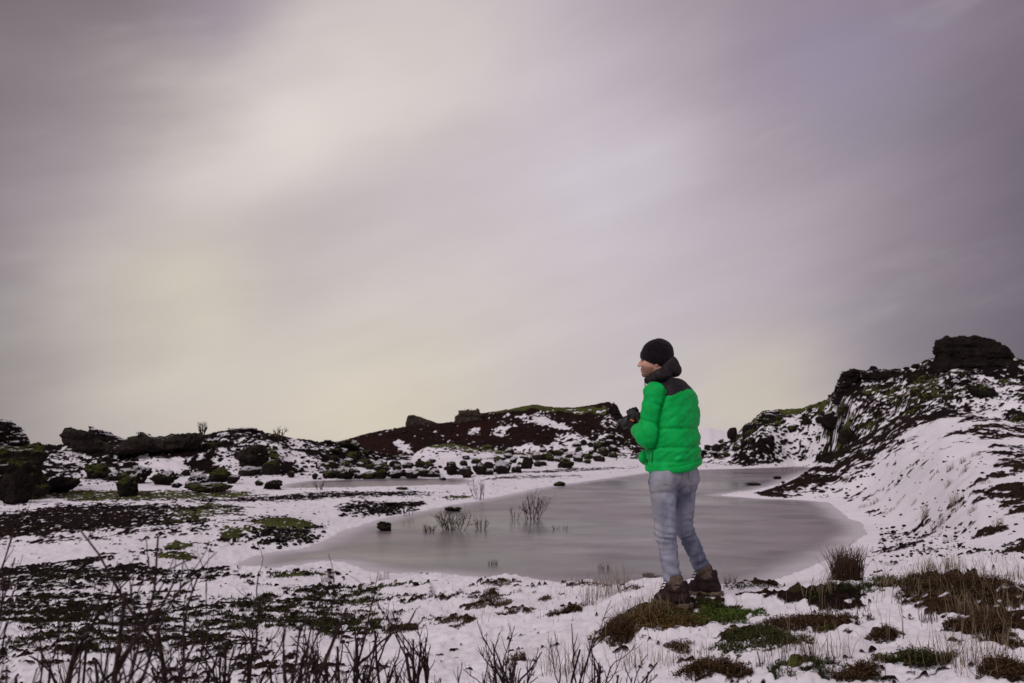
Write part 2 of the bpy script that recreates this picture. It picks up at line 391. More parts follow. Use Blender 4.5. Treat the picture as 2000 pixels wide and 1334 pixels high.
# hills: photo column, foot depth, foot height, ridge row, ridge depth, back depth
HILLS = {
 'spur': dict(p=1.0, amp=.10, rows=[(1455, 28, -.3, 978, 28.8, 31), (1485, 27.2, -.1, 966, 28.8, 32), (1560, 26.3, .0, 926, 31, 36), (1625, 24.6, .0, 888, 33.5, 40), (1700, 19, .03, 848, 33.5, 41),
        (1760, 15, .3, 815, 32.5, 41), (1835, 11, .6, 797, 30.5, 41), (1900, 9, .85, 806, 28, 40), (2000, 8.5, 1.0, 832, 25, 40), (2200, 8.5, 1.0, 850, 23, 38), (2700, 9, 1.0, 880, 21, 36), (3300, 10, .7, 960, 20, 30)]),
 'hillside': dict(p=.85, amp=.34, rows=[(1365, 56, .2, 888, 60, 66), (1400, 54, .2, 872, 61, 68), (1432, 52, .2, 858, 61, 70), (1455, 51, .15, 832, 61, 72), (1490, 49.5, .15, 804, 60, 74), (1560, 48, .1, 797, 59, 76),
        (1612, 45, .1, 783, 57, 76), (1630, 44, .1, 765, 56, 76), (1645, 43, .1, 735, 55, 76), (1672, 41, .2, 724, 54, 76), (1735, 37, .4, 724, 52, 76), (1785, 34, .8, 716, 50, 76), (1815, 33, 1, 702, 49, 76),
        (1900, 31, 1.2, 694, 48, 76), (1985, 29, 1.3, 702, 46, 74), (2050, 28, 1.3, 722, 44, 72), (2300, 27, 1.3, 745, 42, 70), (2900, 27, 1, 790, 40, 66), (3600, 30, .5, 900, 40, 60)]),
 'red_hill': dict(p=.80, amp=.28, rows=[(640, 70, .3, 880, 80, 90), (672, 68, .4, 862, 82, 95), (720, 66, .4, 847, 83, 100), (800, 68, .6, 833, 85, 105), (850, 70, .6, 828, 86, 105), (885, 71, .6, 824, 86, 105), (940, 70, .6, 808, 87, 108),
        (1000, 69, .6, 799, 87, 108), (1040, 68, .6, 791, 87, 108), (1085, 68, .6, 797, 87, 108), (1115, 68, .6, 798, 87, 108), (1160, 68, .5, 791, 87, 108), (1190, 68, .5, 786, 86, 108), (1206, 68, .5, 800, 86, 106),
        (1222, 68, .5, 822, 85, 104), (1250, 69, .5, 842, 85, 100), (1300, 70, .4, 866, 84, 95), (1340, 72, .3, 885, 82, 90)]),
 'lava_ridge': dict(p=.75, amp=.26, rows=[(-500, 34, .4, 870, 44, 52), (-200, 33, .4, 858, 43, 52), (0, 33, .3, 866, 43, 52), (85, 34, .3, 872, 43, 52), (125, 35, .3, 870, 44, 53), (200, 36, .25, 864, 45, 54), (300, 36, .25, 858, 45, 54), (400, 38, .25, 850, 46, 55), (440, 38, .25, 842, 46, 55),
        (500, 38, .2, 842, 47, 56), (540, 38, .2, 851, 47, 56), (570, 39, .2, 859, 48, 57), (620, 41, .2, 863, 49, 58), (660, 44, .2, 864, 51, 59), (700, 47, .2, 874, 53, 60), (760, 51, .2, 890, 56, 62), (840, 54, .2, 899, 60, 66)]),
 'low_moss_rise': dict(p=.8, amp=.12, rows=[(800, 58, .3, 892, 62, 66), (835, 58, .3, 872, 63, 68), (880, 58, .3, 866, 63, 68), (920, 58, .3, 876, 63, 68), (1000, 58, .3, 884, 63, 68), (1100, 58, .3, 886, 63, 68), (1200, 58, .3, 884, 64, 69), (1260, 58, .3, 889, 64, 68)]),
 'far_hills': dict(p=.9, amp=.6, rows=[(1230, 380, -13, 890, 430, 600), (1300, 380, -13, 852, 430, 600), (1350, 380, -13, 842, 430, 600), (1370, 380, -13, 839, 430, 600), (1383, 380, -13, 833, 430, 600), (1398, 380, -13, 838, 430, 600), (1430, 380, -13, 842, 430, 600), (1480, 380, -13, 850, 430, 600), (1540, 380, -13, 890, 430, 600)]),
}
HN = (wrap_noise(GP, .09, 3, seed=5), wrap_noise(GP, .45, 6, .62, seed=9), wrap_noise(GP, .22, 3, seed=21))
def hill_heights(h):
    A = []
    for (u, fd, fz, rv, rd, bd) in h['rows']:
        pr = at(u, rv, rd); th = math.atan2(pr[0], pr[1]); c = math.cos(th)
        A.append((th, fd / c, fz, rd / c, pr[2], bd / c))
    A = np.array(A); g = lambda i: np.interp(THR, A[:, 0], A[:, i])[:, None]
    fr, fz, rr, rz, br = g(1), g(2), g(3), g(4), g(5)
    inside = ((THR >= A[0, 0]) & (THR <= A[-1, 0]))[:, None]
    wob = HN[0] * .10 * (rr - fr)
    t = (R2 + wob - fr) / (rr - fr); t2 = (R2 - rr) / (br - rr)
    S = np.clip(t, 0, 1) ** h['p']
    S = S * (1 - .35 * (1 - S)) if h['p'] >= 1 else S
    zf = fz + (rz - fz) * S; zb = rz - (rz + .5) * sstep(0, 1, t2)
    z = np.where(R2 <= rr, zf, zb)
    rough = h['amp'] * (HN[1] * 1.6 - .12)
    ridge = 1 - np.abs(HN[2]) * 2
    z = z + (rough + h['amp'] * .5 * (ridge - .6)) * np.clip(t * 4, 0, 1) * np.where(t > .9, .5, 1)
    return np.where(inside & (t > 0) & (t2 < 1), z, -999), t
H = base_heights()
H += .05 * wrap_noise(GP, .55, 4, seed=1) * np.clip(R2 / 4, .3, 1) + .018 * wrap_noise(GP, 2.6, 3, seed=2)
LAYER = np.zeros(H.shape, dtype=np.int8)      # 0 ground, 1.. hills
HT = {}
for i, (nm, h) in enumerate(HILLS.items()):
    z, t = hill_heights(h)
    up = z > H
    if nm == 'far_hills': up &= R2 > 300
    H = np.where(up, z, H); LAYER[up] = i + 1; HT[nm] = t

# low swells of the snow field: photo pixel, reach, rise
for (u, v, ru, rd, dz) in [(565, 1062, 70, 2.2, .34), (740, 1006, 75, 2.4, .30), (180, 1010, 230, 3.0, .12), (350, 1078, 40, 1.0, .10)]:
    c = at_z(u, v, .25); rx = ru / F * c[1]
    H += np.where(LAYER == 0, dz * np.exp(-((GX - c[0]) / rx) ** 2 - ((GY - c[1]) / rd) ** 2), 0)
for (u, d, ru, rd, dz) in [(1620, 5.5, 95, .40, .10), (1890, 5.9, 150, .55, .14), (1470, 4.55, 90, .30, .06), (1930, 4.7, 90, .35, .10), (1560, 4.05, 60, .2, .05)]:
    x = (u - 1000) / F * d; rx = ru / F * d
    H += dz * np.exp(-((GX - x) / rx) ** 2 - ((GY - d) / rd) ** 2)

# ponds
POND = [(462, 1104), (500, 1088), (540, 1078), (585, 1073), (625, 1060), (665, 1040), (700, 1028), (745, 1014), (800, 1003), (860, 991), (930, 979), (1000, 965), (1060, 952), (1130, 942), (1200, 932), (1270, 922), (1370, 917), (1450, 915), (1560, 911), (1600, 914),
        (1570, 926), (1530, 942), (1485, 956), (1440, 962), (1405, 968), (1450, 971), (1490, 974), (1560, 976), (1620, 981), (1645, 1003), (1685, 1026), (1694, 1042), (1650, 1077), (1590, 1106), (1530, 1131), (1470, 1150), (1300, 1165), (1150, 1148), (1020, 1138), (900, 1127), (845, 1122), (775, 1122), (722, 1116), (690, 1105), (665, 1098), (630, 1099), (560, 1108), (490, 1114)]
POND2 = [(540, 954), (562, 945), (600, 939), (700, 936), (800, 934), (900, 934), (930, 939), (900, 949), (800, 952), (700, 955), (610, 957)]
def poly_sd(poly, X, Y):
    """distance to a polygon, positive inside"""
    P = np.array(poly); d2 = np.full(X.shape, 1e9); ins = np.zeros(X.shape, bool)
    for i in range(len(P)):
        a, b = P[i], P[(i + 1) % len(P)]; e = b - a
        w0, w1 = X - a[0], Y - a[1]
        k = np.clip((w0 * e[0] + w1 * e[1]) / (e @ e), 0, 1)
        d2 = np.minimum(d2, (w0 - e[0] * k) ** 2 + (w1 - e[1] * k) ** 2)
        c = (a[1] > Y) != (b[1] > Y)
        with np.errstate(divide='ignore', invalid='ignore'):
            ins ^= c & (X < e[0] * (Y - a[1]) / e[1] + a[0])
    return np.where(ins, 1, -1) * np.sqrt(d2)
PSD = []
zone = (np.abs(TH)[:, None] < 44) & (R2 > 6) & (R2 < 75)
for poly in (POND, POND2):
    W = [at_z(u, v, 0.0)[:2] for u, v in poly]
    sd = np.full(H.shape, -50.0); sd[zone] = poly_sd(W, GX[zone], GY[zone])
    sd = sd + np.where(zone, .16 * fbm(GP, .7, 4, seed=31), 0)
    PSD.append(sd)
    o = -sd
    shore = .012 + .075 * np.clip(o, 0, 9) + .02 * np.clip(o, 0, 1) * fbm(GP, 1.3, 3, seed=8)
    w = sstep(.1, 2.2, o)
    near = GY < 11.9                       # the undercut near bank keeps its own steep shape
    out = np.where(near, np.maximum(H, .01), shore * (1 - w) + np.maximum(H, .03) * w)
    H = np.where(sd > 0, -.02 - .12 * np.clip(sd, 0, 3), np.where(o < 3, out, H))
    LAYER[sd > -.1] = 0

# ------------------------------------------------------------------ looking things up on the terrain
def grid_lookup(G, x, y):
    x = np.asarray(x, float); y = np.asarray(y, float)
    th = np.arctan2(x, y); lr = np.log(np.maximum(np.hypot(x, y), .26))
    i = np.clip(np.searchsorted(THR, th) - 1, 0, len(THR) - 2); j = np.clip(np.searchsorted(LR, lr) - 1, 0, len(LR) - 2)
    a = np.clip((th - THR[i]) / (THR[i + 1] - THR[i]), 0, 1); b = np.clip((lr - LR[j]) / (LR[j + 1] - LR[j]), 0, 1)
    return G[i, j] * (1 - a) * (1 - b) + G[i + 1, j] * a * (1 - b) + G[i, j + 1] * (1 - a) * b + G[i + 1, j + 1] * a * b
_DS = np.geomspace(2.5, 500, 1500)
def on_ground(px, py, dmin=0):
    """first point of the terrain (or ice) seen at a photo pixel"""
    x = (px - 1000.0) / F; u = (667.0 - py) / F
    k = _DS / (CP - u * SP); Z = CZ + (SP + u * CP) * k
    Hh = np.maximum(grid_lookup(H, x * k, _DS), 0.0)
    hit = np.nonzero((Z < Hh) & (_DS > dmin))[0]
    i = hit[0] if len(hit) else len(_DS) - 1
    return np.array([x * k[i], _DS[i], Hh[i]])
def ground_z(x, y): return float(np.maximum(grid_lookup(H, x, y), 0))

# the two places the walker's boots press on
FOOT_L = at(1312, 1183, 5.33); FOOT_R = at(1376, 1162, 5.60)
for fp in (FOOT_L, FOOT_R):
    dz = fp[2] - .005 - float(grid_lookup(H, fp[0], fp[1]))
    H += dz * np.exp(-((GX - fp[0] + .02) ** 2 + (GY - fp[1]) ** 2) / (.26 ** 2))

# ------------------------------------------------------------------ ground cover
LN = ['ground'] + list(HILLS)
DEF = {'ground': (1.0, .25, .1, .2), 'spur': (.92, .05, .1, .2), 'hillside': (.43, .40, .10, 0), 'red_hill': (.06, .10, .50, 0), 'lava_ridge': (.35, .26, .05, 0), 'low_moss_rise': (.62, .45, .1, 0), 'far_hills': (1.3, .0, .0, 0)}
SN, MO, RE, HE = (np.zeros(H.shape) for _ in range(4))
for i, n in enumerate(LN):
    k = LAYER == i
    for g, v in zip((SN, MO, RE, HE), DEF[n]): g[k] = v
COVER = [  # photo pixel, half axes in pixels, tilt, snow, moss, red soil, heath (None keeps)
    # left plain and track
    (190, 1003, 230, 24, -2, .22, .12, .4, 0), (70, 1020, 110, 26, -3, .20, .1, .4, 0), (400, 1000, 90, 16, -4, .36, .6, 0, 0), (620, 970, 260, 7, -2, .36, .2, .2, 0), (330, 968, 190, 10, -1, .36, .65, 0, 0), (170, 968, 120, 12, 0, .28, .6, 0, 0),
    (230, 1088, 230, 9, -7, .46, .05, .3, 0), (520, 1040, 180, 5, -9, .50, .05, .3, 0), (60, 1115, 140, 10, -6, .25, .05, .3, 0), (450, 1020, 220, 6, -8, .62, 0, .3, 0),
    (140, 1130, 230, 26, -3, .32, .25, .1, 0), (90, 1190, 200, 40, 0, .40, .16, .1, .2), (330, 1128, 130, 20, -2, .36, .30, 0, 0), (330, 1190, 170, 40, 0, .44, .22, 0, 0), (510, 1200, 190, 40, 0, .46, .34, 0, .1), (640, 1165, 120, 26, 0, .44, .42, 0, .1),
    (690, 1215, 70, 26, 0, .38, .3, 0, .3), (260, 1255, 260, 34, 0, .44, .2, 0, .3), (440, 1300, 230, 34, 0, .56, .2, 0, .4), (80, 1280, 140, 46, 0, .48, .2, 0, .4),
    (575, 1124, 90, 7, 0, .36, .65, 0, 0), (780, 1145, 100, 9, 0, .54, .75, 0, .1), (1110, 1131, 60, 8, -3, .48, .85, 0, .1), (780, 1170, 60, 8, 0, .50, .4, 0, .4), (930, 1165, 90, 12, 0, .62, .1, 0, .9), (980, 1140, 60, 7, 0, .60, .1, 0, .9), (940, 1184, 45, 6, 0, .40, 0, 0, 1), (880, 1210, 70, 9, 0, .46, 0, 0, 1), (1130, 1140, 40, 6, 0, .45, 0, 0, 1), (1230, 1128, 50, 10, 0, .52, .2, 0, .9), (790, 1232, 30, 8, 0, .3, 0, 0, 1), (1010, 1192, 45, 6, 0, .42, 0, 0, 1),
    (352, 1069, 36, 8, 0, .16, .95, 0, 0), (345, 1089, 44, 7, 4, .18, .9, 0, 0), (450, 1046, 28, 4, 0, .2, 1, 0, 0),
    (565, 1048, 76, 28, 8, .26, .45, 0, 0), (560, 1024, 62, 11, 4, .10, 1, 0, 0), (470, 1035, 45, 5, 0, .3, .9, 0, 0), (560, 1064, 50, 12, 0, .34, .2, 0, 0), (740, 994, 76, 15, 3, .30, .15, .2, 0), (800, 985, 40, 5, 0, .15, .05, .3, 0), (905, 974, 52, 5, 0, .36, .65, 0, 0), (1030, 932, 120, 4, -2, .58, .1, .3, 0), (1120, 919, 140, 3, -3, .5, .2, .3, 0),
    # lava ridge on the left
    (135, 905, 50, 28, 30, .70, .05, .2, 0), (160, 935, 80, 14, 18, .56, .1, .1, 0), (265, 885, 130, 14, 0, .12, .05, .1, 0), (300, 912, 36, 12, 0, .94, 0, 0, 0), (350, 908, 26, 15, 0, .94, 0, 0, 0), (285, 900, 20, 8, 0, .8, 0, 0, 0), (380, 905, 26, 14, 0, .3, .1, 0, 0), (440, 900, 24, 22, 10, .92, 0, 0, 0), (430, 868, 60, 12, 0, .36, .3, 0, 0), (490, 868, 60, 14, 0, .34, .3, 0, 0), (540, 885, 36, 12, 0, .36, .75, 0, 0), (600, 905, 60, 24, -28, .80, .05, 0, 0), (640, 880, 60, 12, -20, .34, .2, 0, 0), (575, 868, 20, 8, 20, .75, 0, 0, 0), (490, 925, 60, 8, 0, .8, .2, 0, 0), (620, 930, 60, 6, 0, .75, .2, 0, 0),
    # the red hill
    (745, 868, 75, 26, 0, -.08, 0, 1, 0), (785, 872, 17, 16, -45, .84, 0, .4, 0), (800, 838, 70, 7, -6, .08, .30, .6, 0), (935, 845, 75, 24, 0, -.05, 0, 1, 0), (928, 845, 14, 12, -30, .72, 0, 1, 0), (1010, 868, 150, 20, 0, 0, 0, .55, 0), (975, 803, 46, 3.5, -8, .08, 1, 0, 0), (1050, 797, 86, 5.5, 0, .08, 1, 0, 0), (1120, 802, 50, 3, 4, .16, .85, 0, 0), (1045, 815, 34, 8, 0, .62, .1, .3, 0), (1075, 829, 46, 7, 12, .90, 0, .3, 0), (980, 840, 26, 7, -15, .72, 0, .7, 0), (1090, 850, 100, 9, 8, .10, .1, .5, 0), (1120, 856, 40, 4, 0, .62, 0, .4, 0), (1160, 802, 36, 9, 0, .22, .95, 0, 0), (1190, 822, 18, 14, 0, .5, .4, 0, 0), (1135, 872, 60, 10, 0, .76, .1, .1, 0), (1045, 880, 60, 7, 0, .72, .2, .2, 0), (1190, 862, 34, 16, 0, .25, .2, .3, 0), (1200, 882, 60, 8, 0, .45, .35, .1, 0),
    (870, 874, 46, 7, 0, .34, .85, 0, 0), (850, 888, 60, 5, 0, .9, .1, 0, 0), (950, 880, 60, 4, 0, .42, .8, 0, 0), (960, 892, 80, 4, 0, .9, 0, 0, 0),
    # hillside on the right
    (1655, 752, 26, 26, 0, .12, 0, .2, 0), (1740, 736, 80, 9, 0, .24, .1, .4, 0), (1780, 765, 90, 14, -10, .38, .5, .1, 0), (1900, 722, 100, 8, 2, .14, .1, .1, 0), (1880, 748, 80, 16, 0, .40, .35, 0, 0), (1950, 765, 50, 14, 0, .62, .1, 0, 0), (1930, 788, 60, 9, 0, .82, 0, 0, 0), (1560, 808, 66, 7, -6, .20, .85, 0, 0), (1500, 822, 36, 14, 0, .2, .6, 0, 0), (1620, 812, 60, 12, -20, .5, .35, .1, 0), (1530, 845, 46, 14, -20, .66, .2, 0, 0), (1600, 850, 46, 12, -20, .5, .6, 0, 0), (1470, 888, 70, 14, -18, .28, .2, .3, 0), (1400, 905, 46, 4, 0, .6, .3, 0, 0), (1560, 896, 60, 7, 0, .88, 0, 0, 0), (1650, 820, 26, 12, 0, .30, .2, .2, 0), (1640, 868, 40, 8, 0, .40, .8, 0, 0), (1700, 795, 60, 9, 0, .42, .2, .5, 0),
    # the snowy spur
    (1860, 812, 60, 8, 5, .34, .25, .2, 0), (1960, 838, 80, 12, 8, .40, .25, .2, .3), (1880, 846, 70, 7, 0, .38, .25, .2, .3), (1990, 905, 50, 12, 0, .34, .2, .2, .5), (1975, 880, 50, 12, 10, .42, .2, .2, 0), (1955, 930, 70, 6, -10, .20, .1, .2, .5), (1925, 975, 60, 20, -22, .48, .1, .2, .3), (1985, 985, 40, 30, 0, .36, .1, .2, .5), (1830, 1030, 60, 8, -25, .46, .1, .1, .8), (1740, 1052, 70, 14, -8, .66, 0, .2, .3), (1760, 1070, 60, 6, -8, .45, 0, .2, .3), (1930, 1040, 60, 10, -20, .40, .1, .1, .6), (1990, 1070, 40, 16, 0, .40, .1, .1, .6), (1870, 1075, 80, 8, 0, .55, .1, .1, .6), (1790, 900, 60, 30, 0, .93, 0, .2, .4), (1740, 960, 70, 26, 0, .88, 0, .2, .4),
    # near bank
    (1285, 1203, 118, 32, 2, .14, .05, 0, 1), (1380, 1178, 40, 10, 0, .18, .3, 0, .7), (1425, 1205, 60, 14, 3, .14, 1, 0, 0), (1475, 1245, 92, 26, 6, .20, .35, 0, .7), (1600, 1222, 90, 14, 8, .34, .3, 0, .8), (1620, 1172, 90, 30, 4, .04, .2, 0, .2), (1500, 1166, 66, 7, 3, .10, 0, .3, .3), (1880, 1158, 145, 40, 4, .12, .15, 0, 1), (1940, 1232, 75, 26, 12, .20, .2, 0, 1), (1880, 1255, 50, 10, 0, .40, .1, 0, 1), (1580, 1305, 60, 22, 8, .22, .5, 0, .6), (1420, 1312, 90, 16, 10, .44, .1, 0, .9), (1790, 1288, 64, 12, 10, .34, .3, 0, .7), (1730, 1240, 40, 8, 0, .55, .1, 0, .6), (1960, 1310, 60, 16, 0, .44, .1, 0, .8), (1210, 1240, 30, 16, 0, .25, .1, 0, 1), (1110, 1190, 30, 6, 0, .5, .1, 0, 1), (1480, 1142, 50, 5, 0, .45, .4, 0, .6), (1700, 1310, 40, 12, 0, .5, .2, 0, .8),
]
def paint(u, v, ru, rv, rot, *vals):
    c, s = math.cos(R(rot)), math.sin(R(rot))
    P0 = on_ground(u, v)[:2]
    a1 = on_ground(u + ru * c * .5, v + ru * s * .5)[:2]; a2 = on_ground(u - ru * c * .5, v - ru * s * .5)[:2]
    b1 = on_ground(u - rv * s * .5, v + rv * c * .5)[:2]; b2 = on_ground(u + rv * s * .5, v - rv * c * .5)[:2]
    d = P0[1]
    A = (a1 - a2); B = (b1 - b2)
    la = np.linalg.norm(A); ref = ru / F * d
    if la > 3 * ref or la < .3 * ref: A = np.array([ref, 0.0])
    lim = max(.25 * d, 1.0); lb = np.linalg.norm(B)
    if lb > lim: B = B / lb * lim
    if lb < .02 * d: B = np.array([P0[0], P0[1]]) / np.hypot(*P0) * .03 * d
    Mx = np.array([A, B]).T
    if abs(np.linalg.det(Mx)) < .12 * np.linalg.norm(A) * np.linalg.norm(B):
        B = np.array([-A[1], A[0]]) / np.linalg.norm(A) * np.linalg.norm(B); Mx = np.array([A, B]).T
    I = np.linalg.inv(Mx); rad = 1.6 * (np.linalg.norm(A) + np.linalg.norm(B))
    box = (np.abs(GX - P0[0]) < rad) & (np.abs(GY - P0[1]) < rad)
    x, y = GX[box] - P0[0], GY[box] - P0[1]
    rho = np.hypot(I[0, 0] * x + I[0, 1] * y, I[1, 0] * x + I[1, 1] * y) + WARP[box] * .55
    w = sstep(1.25, .55, rho)
    for g, val in zip((SN, MO, RE, HE), vals):
        g[box] = g[box] * (1 - w) + val * w
WARP = fbm(GP, .8, 4, .6, seed=41)
for c in COVER: paint(*c)
# bare cinders along the wind-blown crest of the spur, the whole nose bare at its tip
_u = 1000 + F * np.tan(np.clip(T2, -1.2, 1.2)); _k = LAYER == 1
_t0 = np.interp(_u, [1450, 1500, 1560, 1620, 1700, 1780, 1840, 1900], [-.1, .02, .28, .50, .74, .83, .90, 1.25])
_w = sstep(-.10, .06, np.clip(HT['spur'], 0, 1.2) + .10 * WARP - _t0) * _k
SN = SN * (1 - _w) + .24 * _w; RE = RE * (1 - _w) + .06 * _w
_w = sstep(-.38, 0, np.clip(HT['spur'], 0, 1.2) + .10 * WARP - _t0) * _k * (1 - _w) * (_u < 1760)
SN = SN * (1 - _w) + np.minimum(SN, .62) * _w
n1 = fbm(GP, .9, 6, .74, seed=51); n2 = fbm(GP * np.array([.75, 1, 1]), 4.6, 4, .75, seed=52); n3 = fbm(GP * np.array([.75, 1, 1]), 15.0, 3, .7, seed=57)
gt = np.gradient(H, axis=0) / np.maximum(np.gradient(T2, axis=0) * R2, 1e-6); gr = np.gradient(H, axis=1) / np.gradient(R2, axis=1)
steep = np.hypot(gt, gr)             # snow lies thinner where it is steep
G3 = np.stack([GX, GY * .7, H * 1.6], -1)
nh = fbm(G3, .9, 6, .80, seed=53); nk = fbm(G3, 3.5, 3, .75, seed=54)
for n_ in (n1, n2, n3, nh, nk): n_ /= n_.std()
SC_ = .5 + (SN - .5) * .80 + np.where((LAYER == 0) & (SN < .8) & (R2 < 16), .05, 0)
s_raw = SC_ + np.where(LAYER == 0, .07 * n1 + .12 * n2 + .11 * n3, .06 * n1 + .14 * nh + .10 * nk) - .07 * np.clip(steep - .8, 0, 1.2) * (LAYER > 1)
SNOWF = np.where(LAYER == 0, sstep(.35, .65, s_raw), sstep(.41, .59, s_raw))
SNOWF = np.where((PSD[0] > -.5) & (PSD[0] < 3) & (GY > 11.9) & (SN > .3), 1, SNOWF)
lump = np.abs(fbm(GP, 9.0, 3, .6, seed=61))
H = H + np.where(LAYER == 0, (1 - SNOWF) * (.012 + .05 * lump) * np.clip(R2 / 5, .5, 1.6) + SNOWF * .012 * n2, (1 - SNOWF) * (.05 + .22 * lump) * np.where(LAYER == 1, .35, .8))
H = np.where((PSD[0] > 0) | (PSD[1] > 0), np.minimum(H, -.02), H)

# ------------------------------------------------------------------ terrain objects
def split_terrain():
    nt_, nr = H.shape
    V = np.stack([GX, GY, H], -1).reshape(-1, 3)
    idx = np.arange(nt_ * nr).reshape(nt_, nr)
    Q = np.stack([idx[:-1, :-1], idx[:-1, 1:], idx[1:, 1:], idx[1:, :-1]], -1).reshape(-1, 4)
    lay = LAYER[:-1, :-1].ravel()
    att = dict(snow=SNOWF.ravel(), moss=np.clip(MO, 0, 1).ravel(), red=np.clip(RE, 0, 1).ravel(), heath=np.clip(HE, 0, 1).ravel())
    info = {'ground': ('ground', 'snow field with bare moss and dark soil patches around the frozen pond'), 'spur': ('snow_slope', 'smooth snowy spur running down to the ice on the right'),
            'hillside': ('hill', 'rocky hillside speckled with snow and moss on the far right'), 'red_hill': ('hill', 'dark red cinder hill with a green mossy crest in the middle distance'),
            'lava_ridge': ('hill', 'low snow streaked lava ridge on the left skyline'), 'low_moss_rise': ('hill', 'low mossy snow covered rise below the red hill'), 'far_hills': ('hill', 'faint far snowy hills on the horizon')}
    for i, n in enumerate(LN):
        q = Q[lay == i]
        if not len(q): continue
        used, inv = np.unique(q, return_inverse=True)
        o = mesh_np(info[n][0], V[used], inv.reshape(q.shape), M['ground'], attrs={k: a[used] for k, a in att.items()})
        tag(o, info[n][1], 'ground' if i == 0 else 'hill', kind='structure')
split_terrain()
def build_ice():
    for k, (nm, lb) in enumerate((('frozen_pond', 'large frozen grey pond behind the man'), ('frozen_pond', 'narrow frozen pool in front of the far boulders'))):
        sub = np.where(PSD[k] > -.45)
        i0, i1 = sub[0].min(), sub[0].max(); j0, j1 = sub[1].min(), sub[1].max()
        I = np.arange(i0, i1 + 1, 2); J = np.arange(j0, j1 + 1, 2)
        sd = PSD[k][np.ix_(I, J)]; x = GX[np.ix_(I, J)]; y = GY[np.ix_(I, J)]
        idx = np.arange(sd.size).reshape(sd.shape); ok = sd > -.45
        f = ok[:-1, :-1] & ok[1:, :-1] & ok[:-1, 1:] & ok[1:, 1:]
        q = np.stack([idx[:-1, :-1], idx[:-1, 1:], idx[1:, 1:], idx[1:, :-1]], -1)[f]
        used, inv = np.unique(q, return_inverse=True)
        V = np.stack([x, y, np.zeros_like(x)], -1).reshape(-1, 3)
        o = mesh_np(nm, V[used], inv.reshape(q.shape), M['ice'], attrs={'shore': sd.ravel()[used]})
        tag(o, lb, 'pond', kind='structure')
build_ice()

# ------------------------------------------------------------------ rocks
_ico = {}
def ico(level):
    if level not in _ico:
        bm = bmesh.new(); bmesh.ops.create_icosphere(bm, subdivisions=level, radius=1.0)
        _ico[level] = (np.array([v.co[:] for v in bm.verts]), np.array([[v.index for v in f.verts] for f in bm.faces])); bm.free()
    return _ico[level]
def rock_shape(level, seed, blocky=.5, rough=.12, strata=0.0):
    """unit rock: a convex body of random cut planes, worn and pitted"""
    rg = np.random.default_rng(seed); D, Fc = ico(level)
    N = rg.normal(size=(16, 3)); N /= np.linalg.norm(N, axis=1)[:, None]; dd = rg.uniform(.66, 1.0, 16)
    if blocky > .6:
        N = np.concatenate([N, np.eye(3), -np.eye(3)]); dd = np.concatenate([dd * 1.25, rg.uniform(.70, .85, 6)])
    dots = D @ N.T
    rr = np.where(dots > .05, dd / np.maximum(dots, .05), 9)
    k = 26.0; r = -np.log(np.exp(-k * np.minimum(rr, 3)).sum(1)) / k
    r = r * blocky + .9 * (1 - blocky)
    P = D * r[:, None]
    r2 = 1 + rough * (fbm(P, 1.3, 3, .6, seed=seed) * 1.2 + fbm(P, 3.6, 4, .7, seed=seed + 1) * 1.3 - .5 * np.abs(fbm(P, 2.2, 3, .6, seed=seed + 5)) * 2)
    if strata: r2 = r2 + strata * fbm(np.stack([P[:, 0] * .6, P[:, 1] * .6, P[:, 2] * 6], -1), 1.0, 3, .6, seed=seed + 2)
    P = P * r2[:, None]
    P = P / np.array([np.ptp(P[:, 0]) / 2, np.ptp(P[:, 1]) / 2, np.ptp(P[:, 2]) / 2])
    return P, Fc
def rock(name, px, base, w, h, mat, label, cat='boulder', group=None, level=3, depth=1.0, blocky=.5, rough=.14, strata=0.0, seed=None, d=None, tilt=0, sink=.25, yaw=None):
    """a rock whose foot is seen at photo pixel (px, base), w x h photo pixels large"""
    seed = seed if seed is not None else int(px * 13 + base * 7)
    p = on_ground(px, base) if d is None else at(px, base, d)
    sc = math.hypot(p[0], p[1]) / F / 1.0 * (p[1] / math.hypot(p[0], p[1]))
    W, Hh = w * sc, h * sc
    P, Fc = rock_shape(level, seed, blocky, rough, strata)
    rg = random.Random(seed); a = yaw if yaw is not None else rg.uniform(-.4, .4)
    hz = Hh / (2 - sink)                                  # half height, the rest is sunk
    P = P * np.array([W / 2, W / 2 * depth, hz])
    t = R(tilt); P = np.stack([P[:, 0] * math.cos(t) + P[:, 2] * math.sin(t), P[:, 1], -P[:, 0] * math.sin(t) + P[:, 2] * math.cos(t)], -1)
    P = np.stack([P[:, 0] * math.cos(a) - P[:, 1] * math.sin(a), P[:, 0] * math.sin(a) + P[:, 1] * math.cos(a), P[:, 2]], -1)
    P[:, 2] += hz * (1 - sink)
    o = mesh_np(name, P, Fc, M[mat], loc=(p[0], p[1] + W * .25 * depth, p[2] - .02 * Hh))
    return tag(o, label, cat, group)

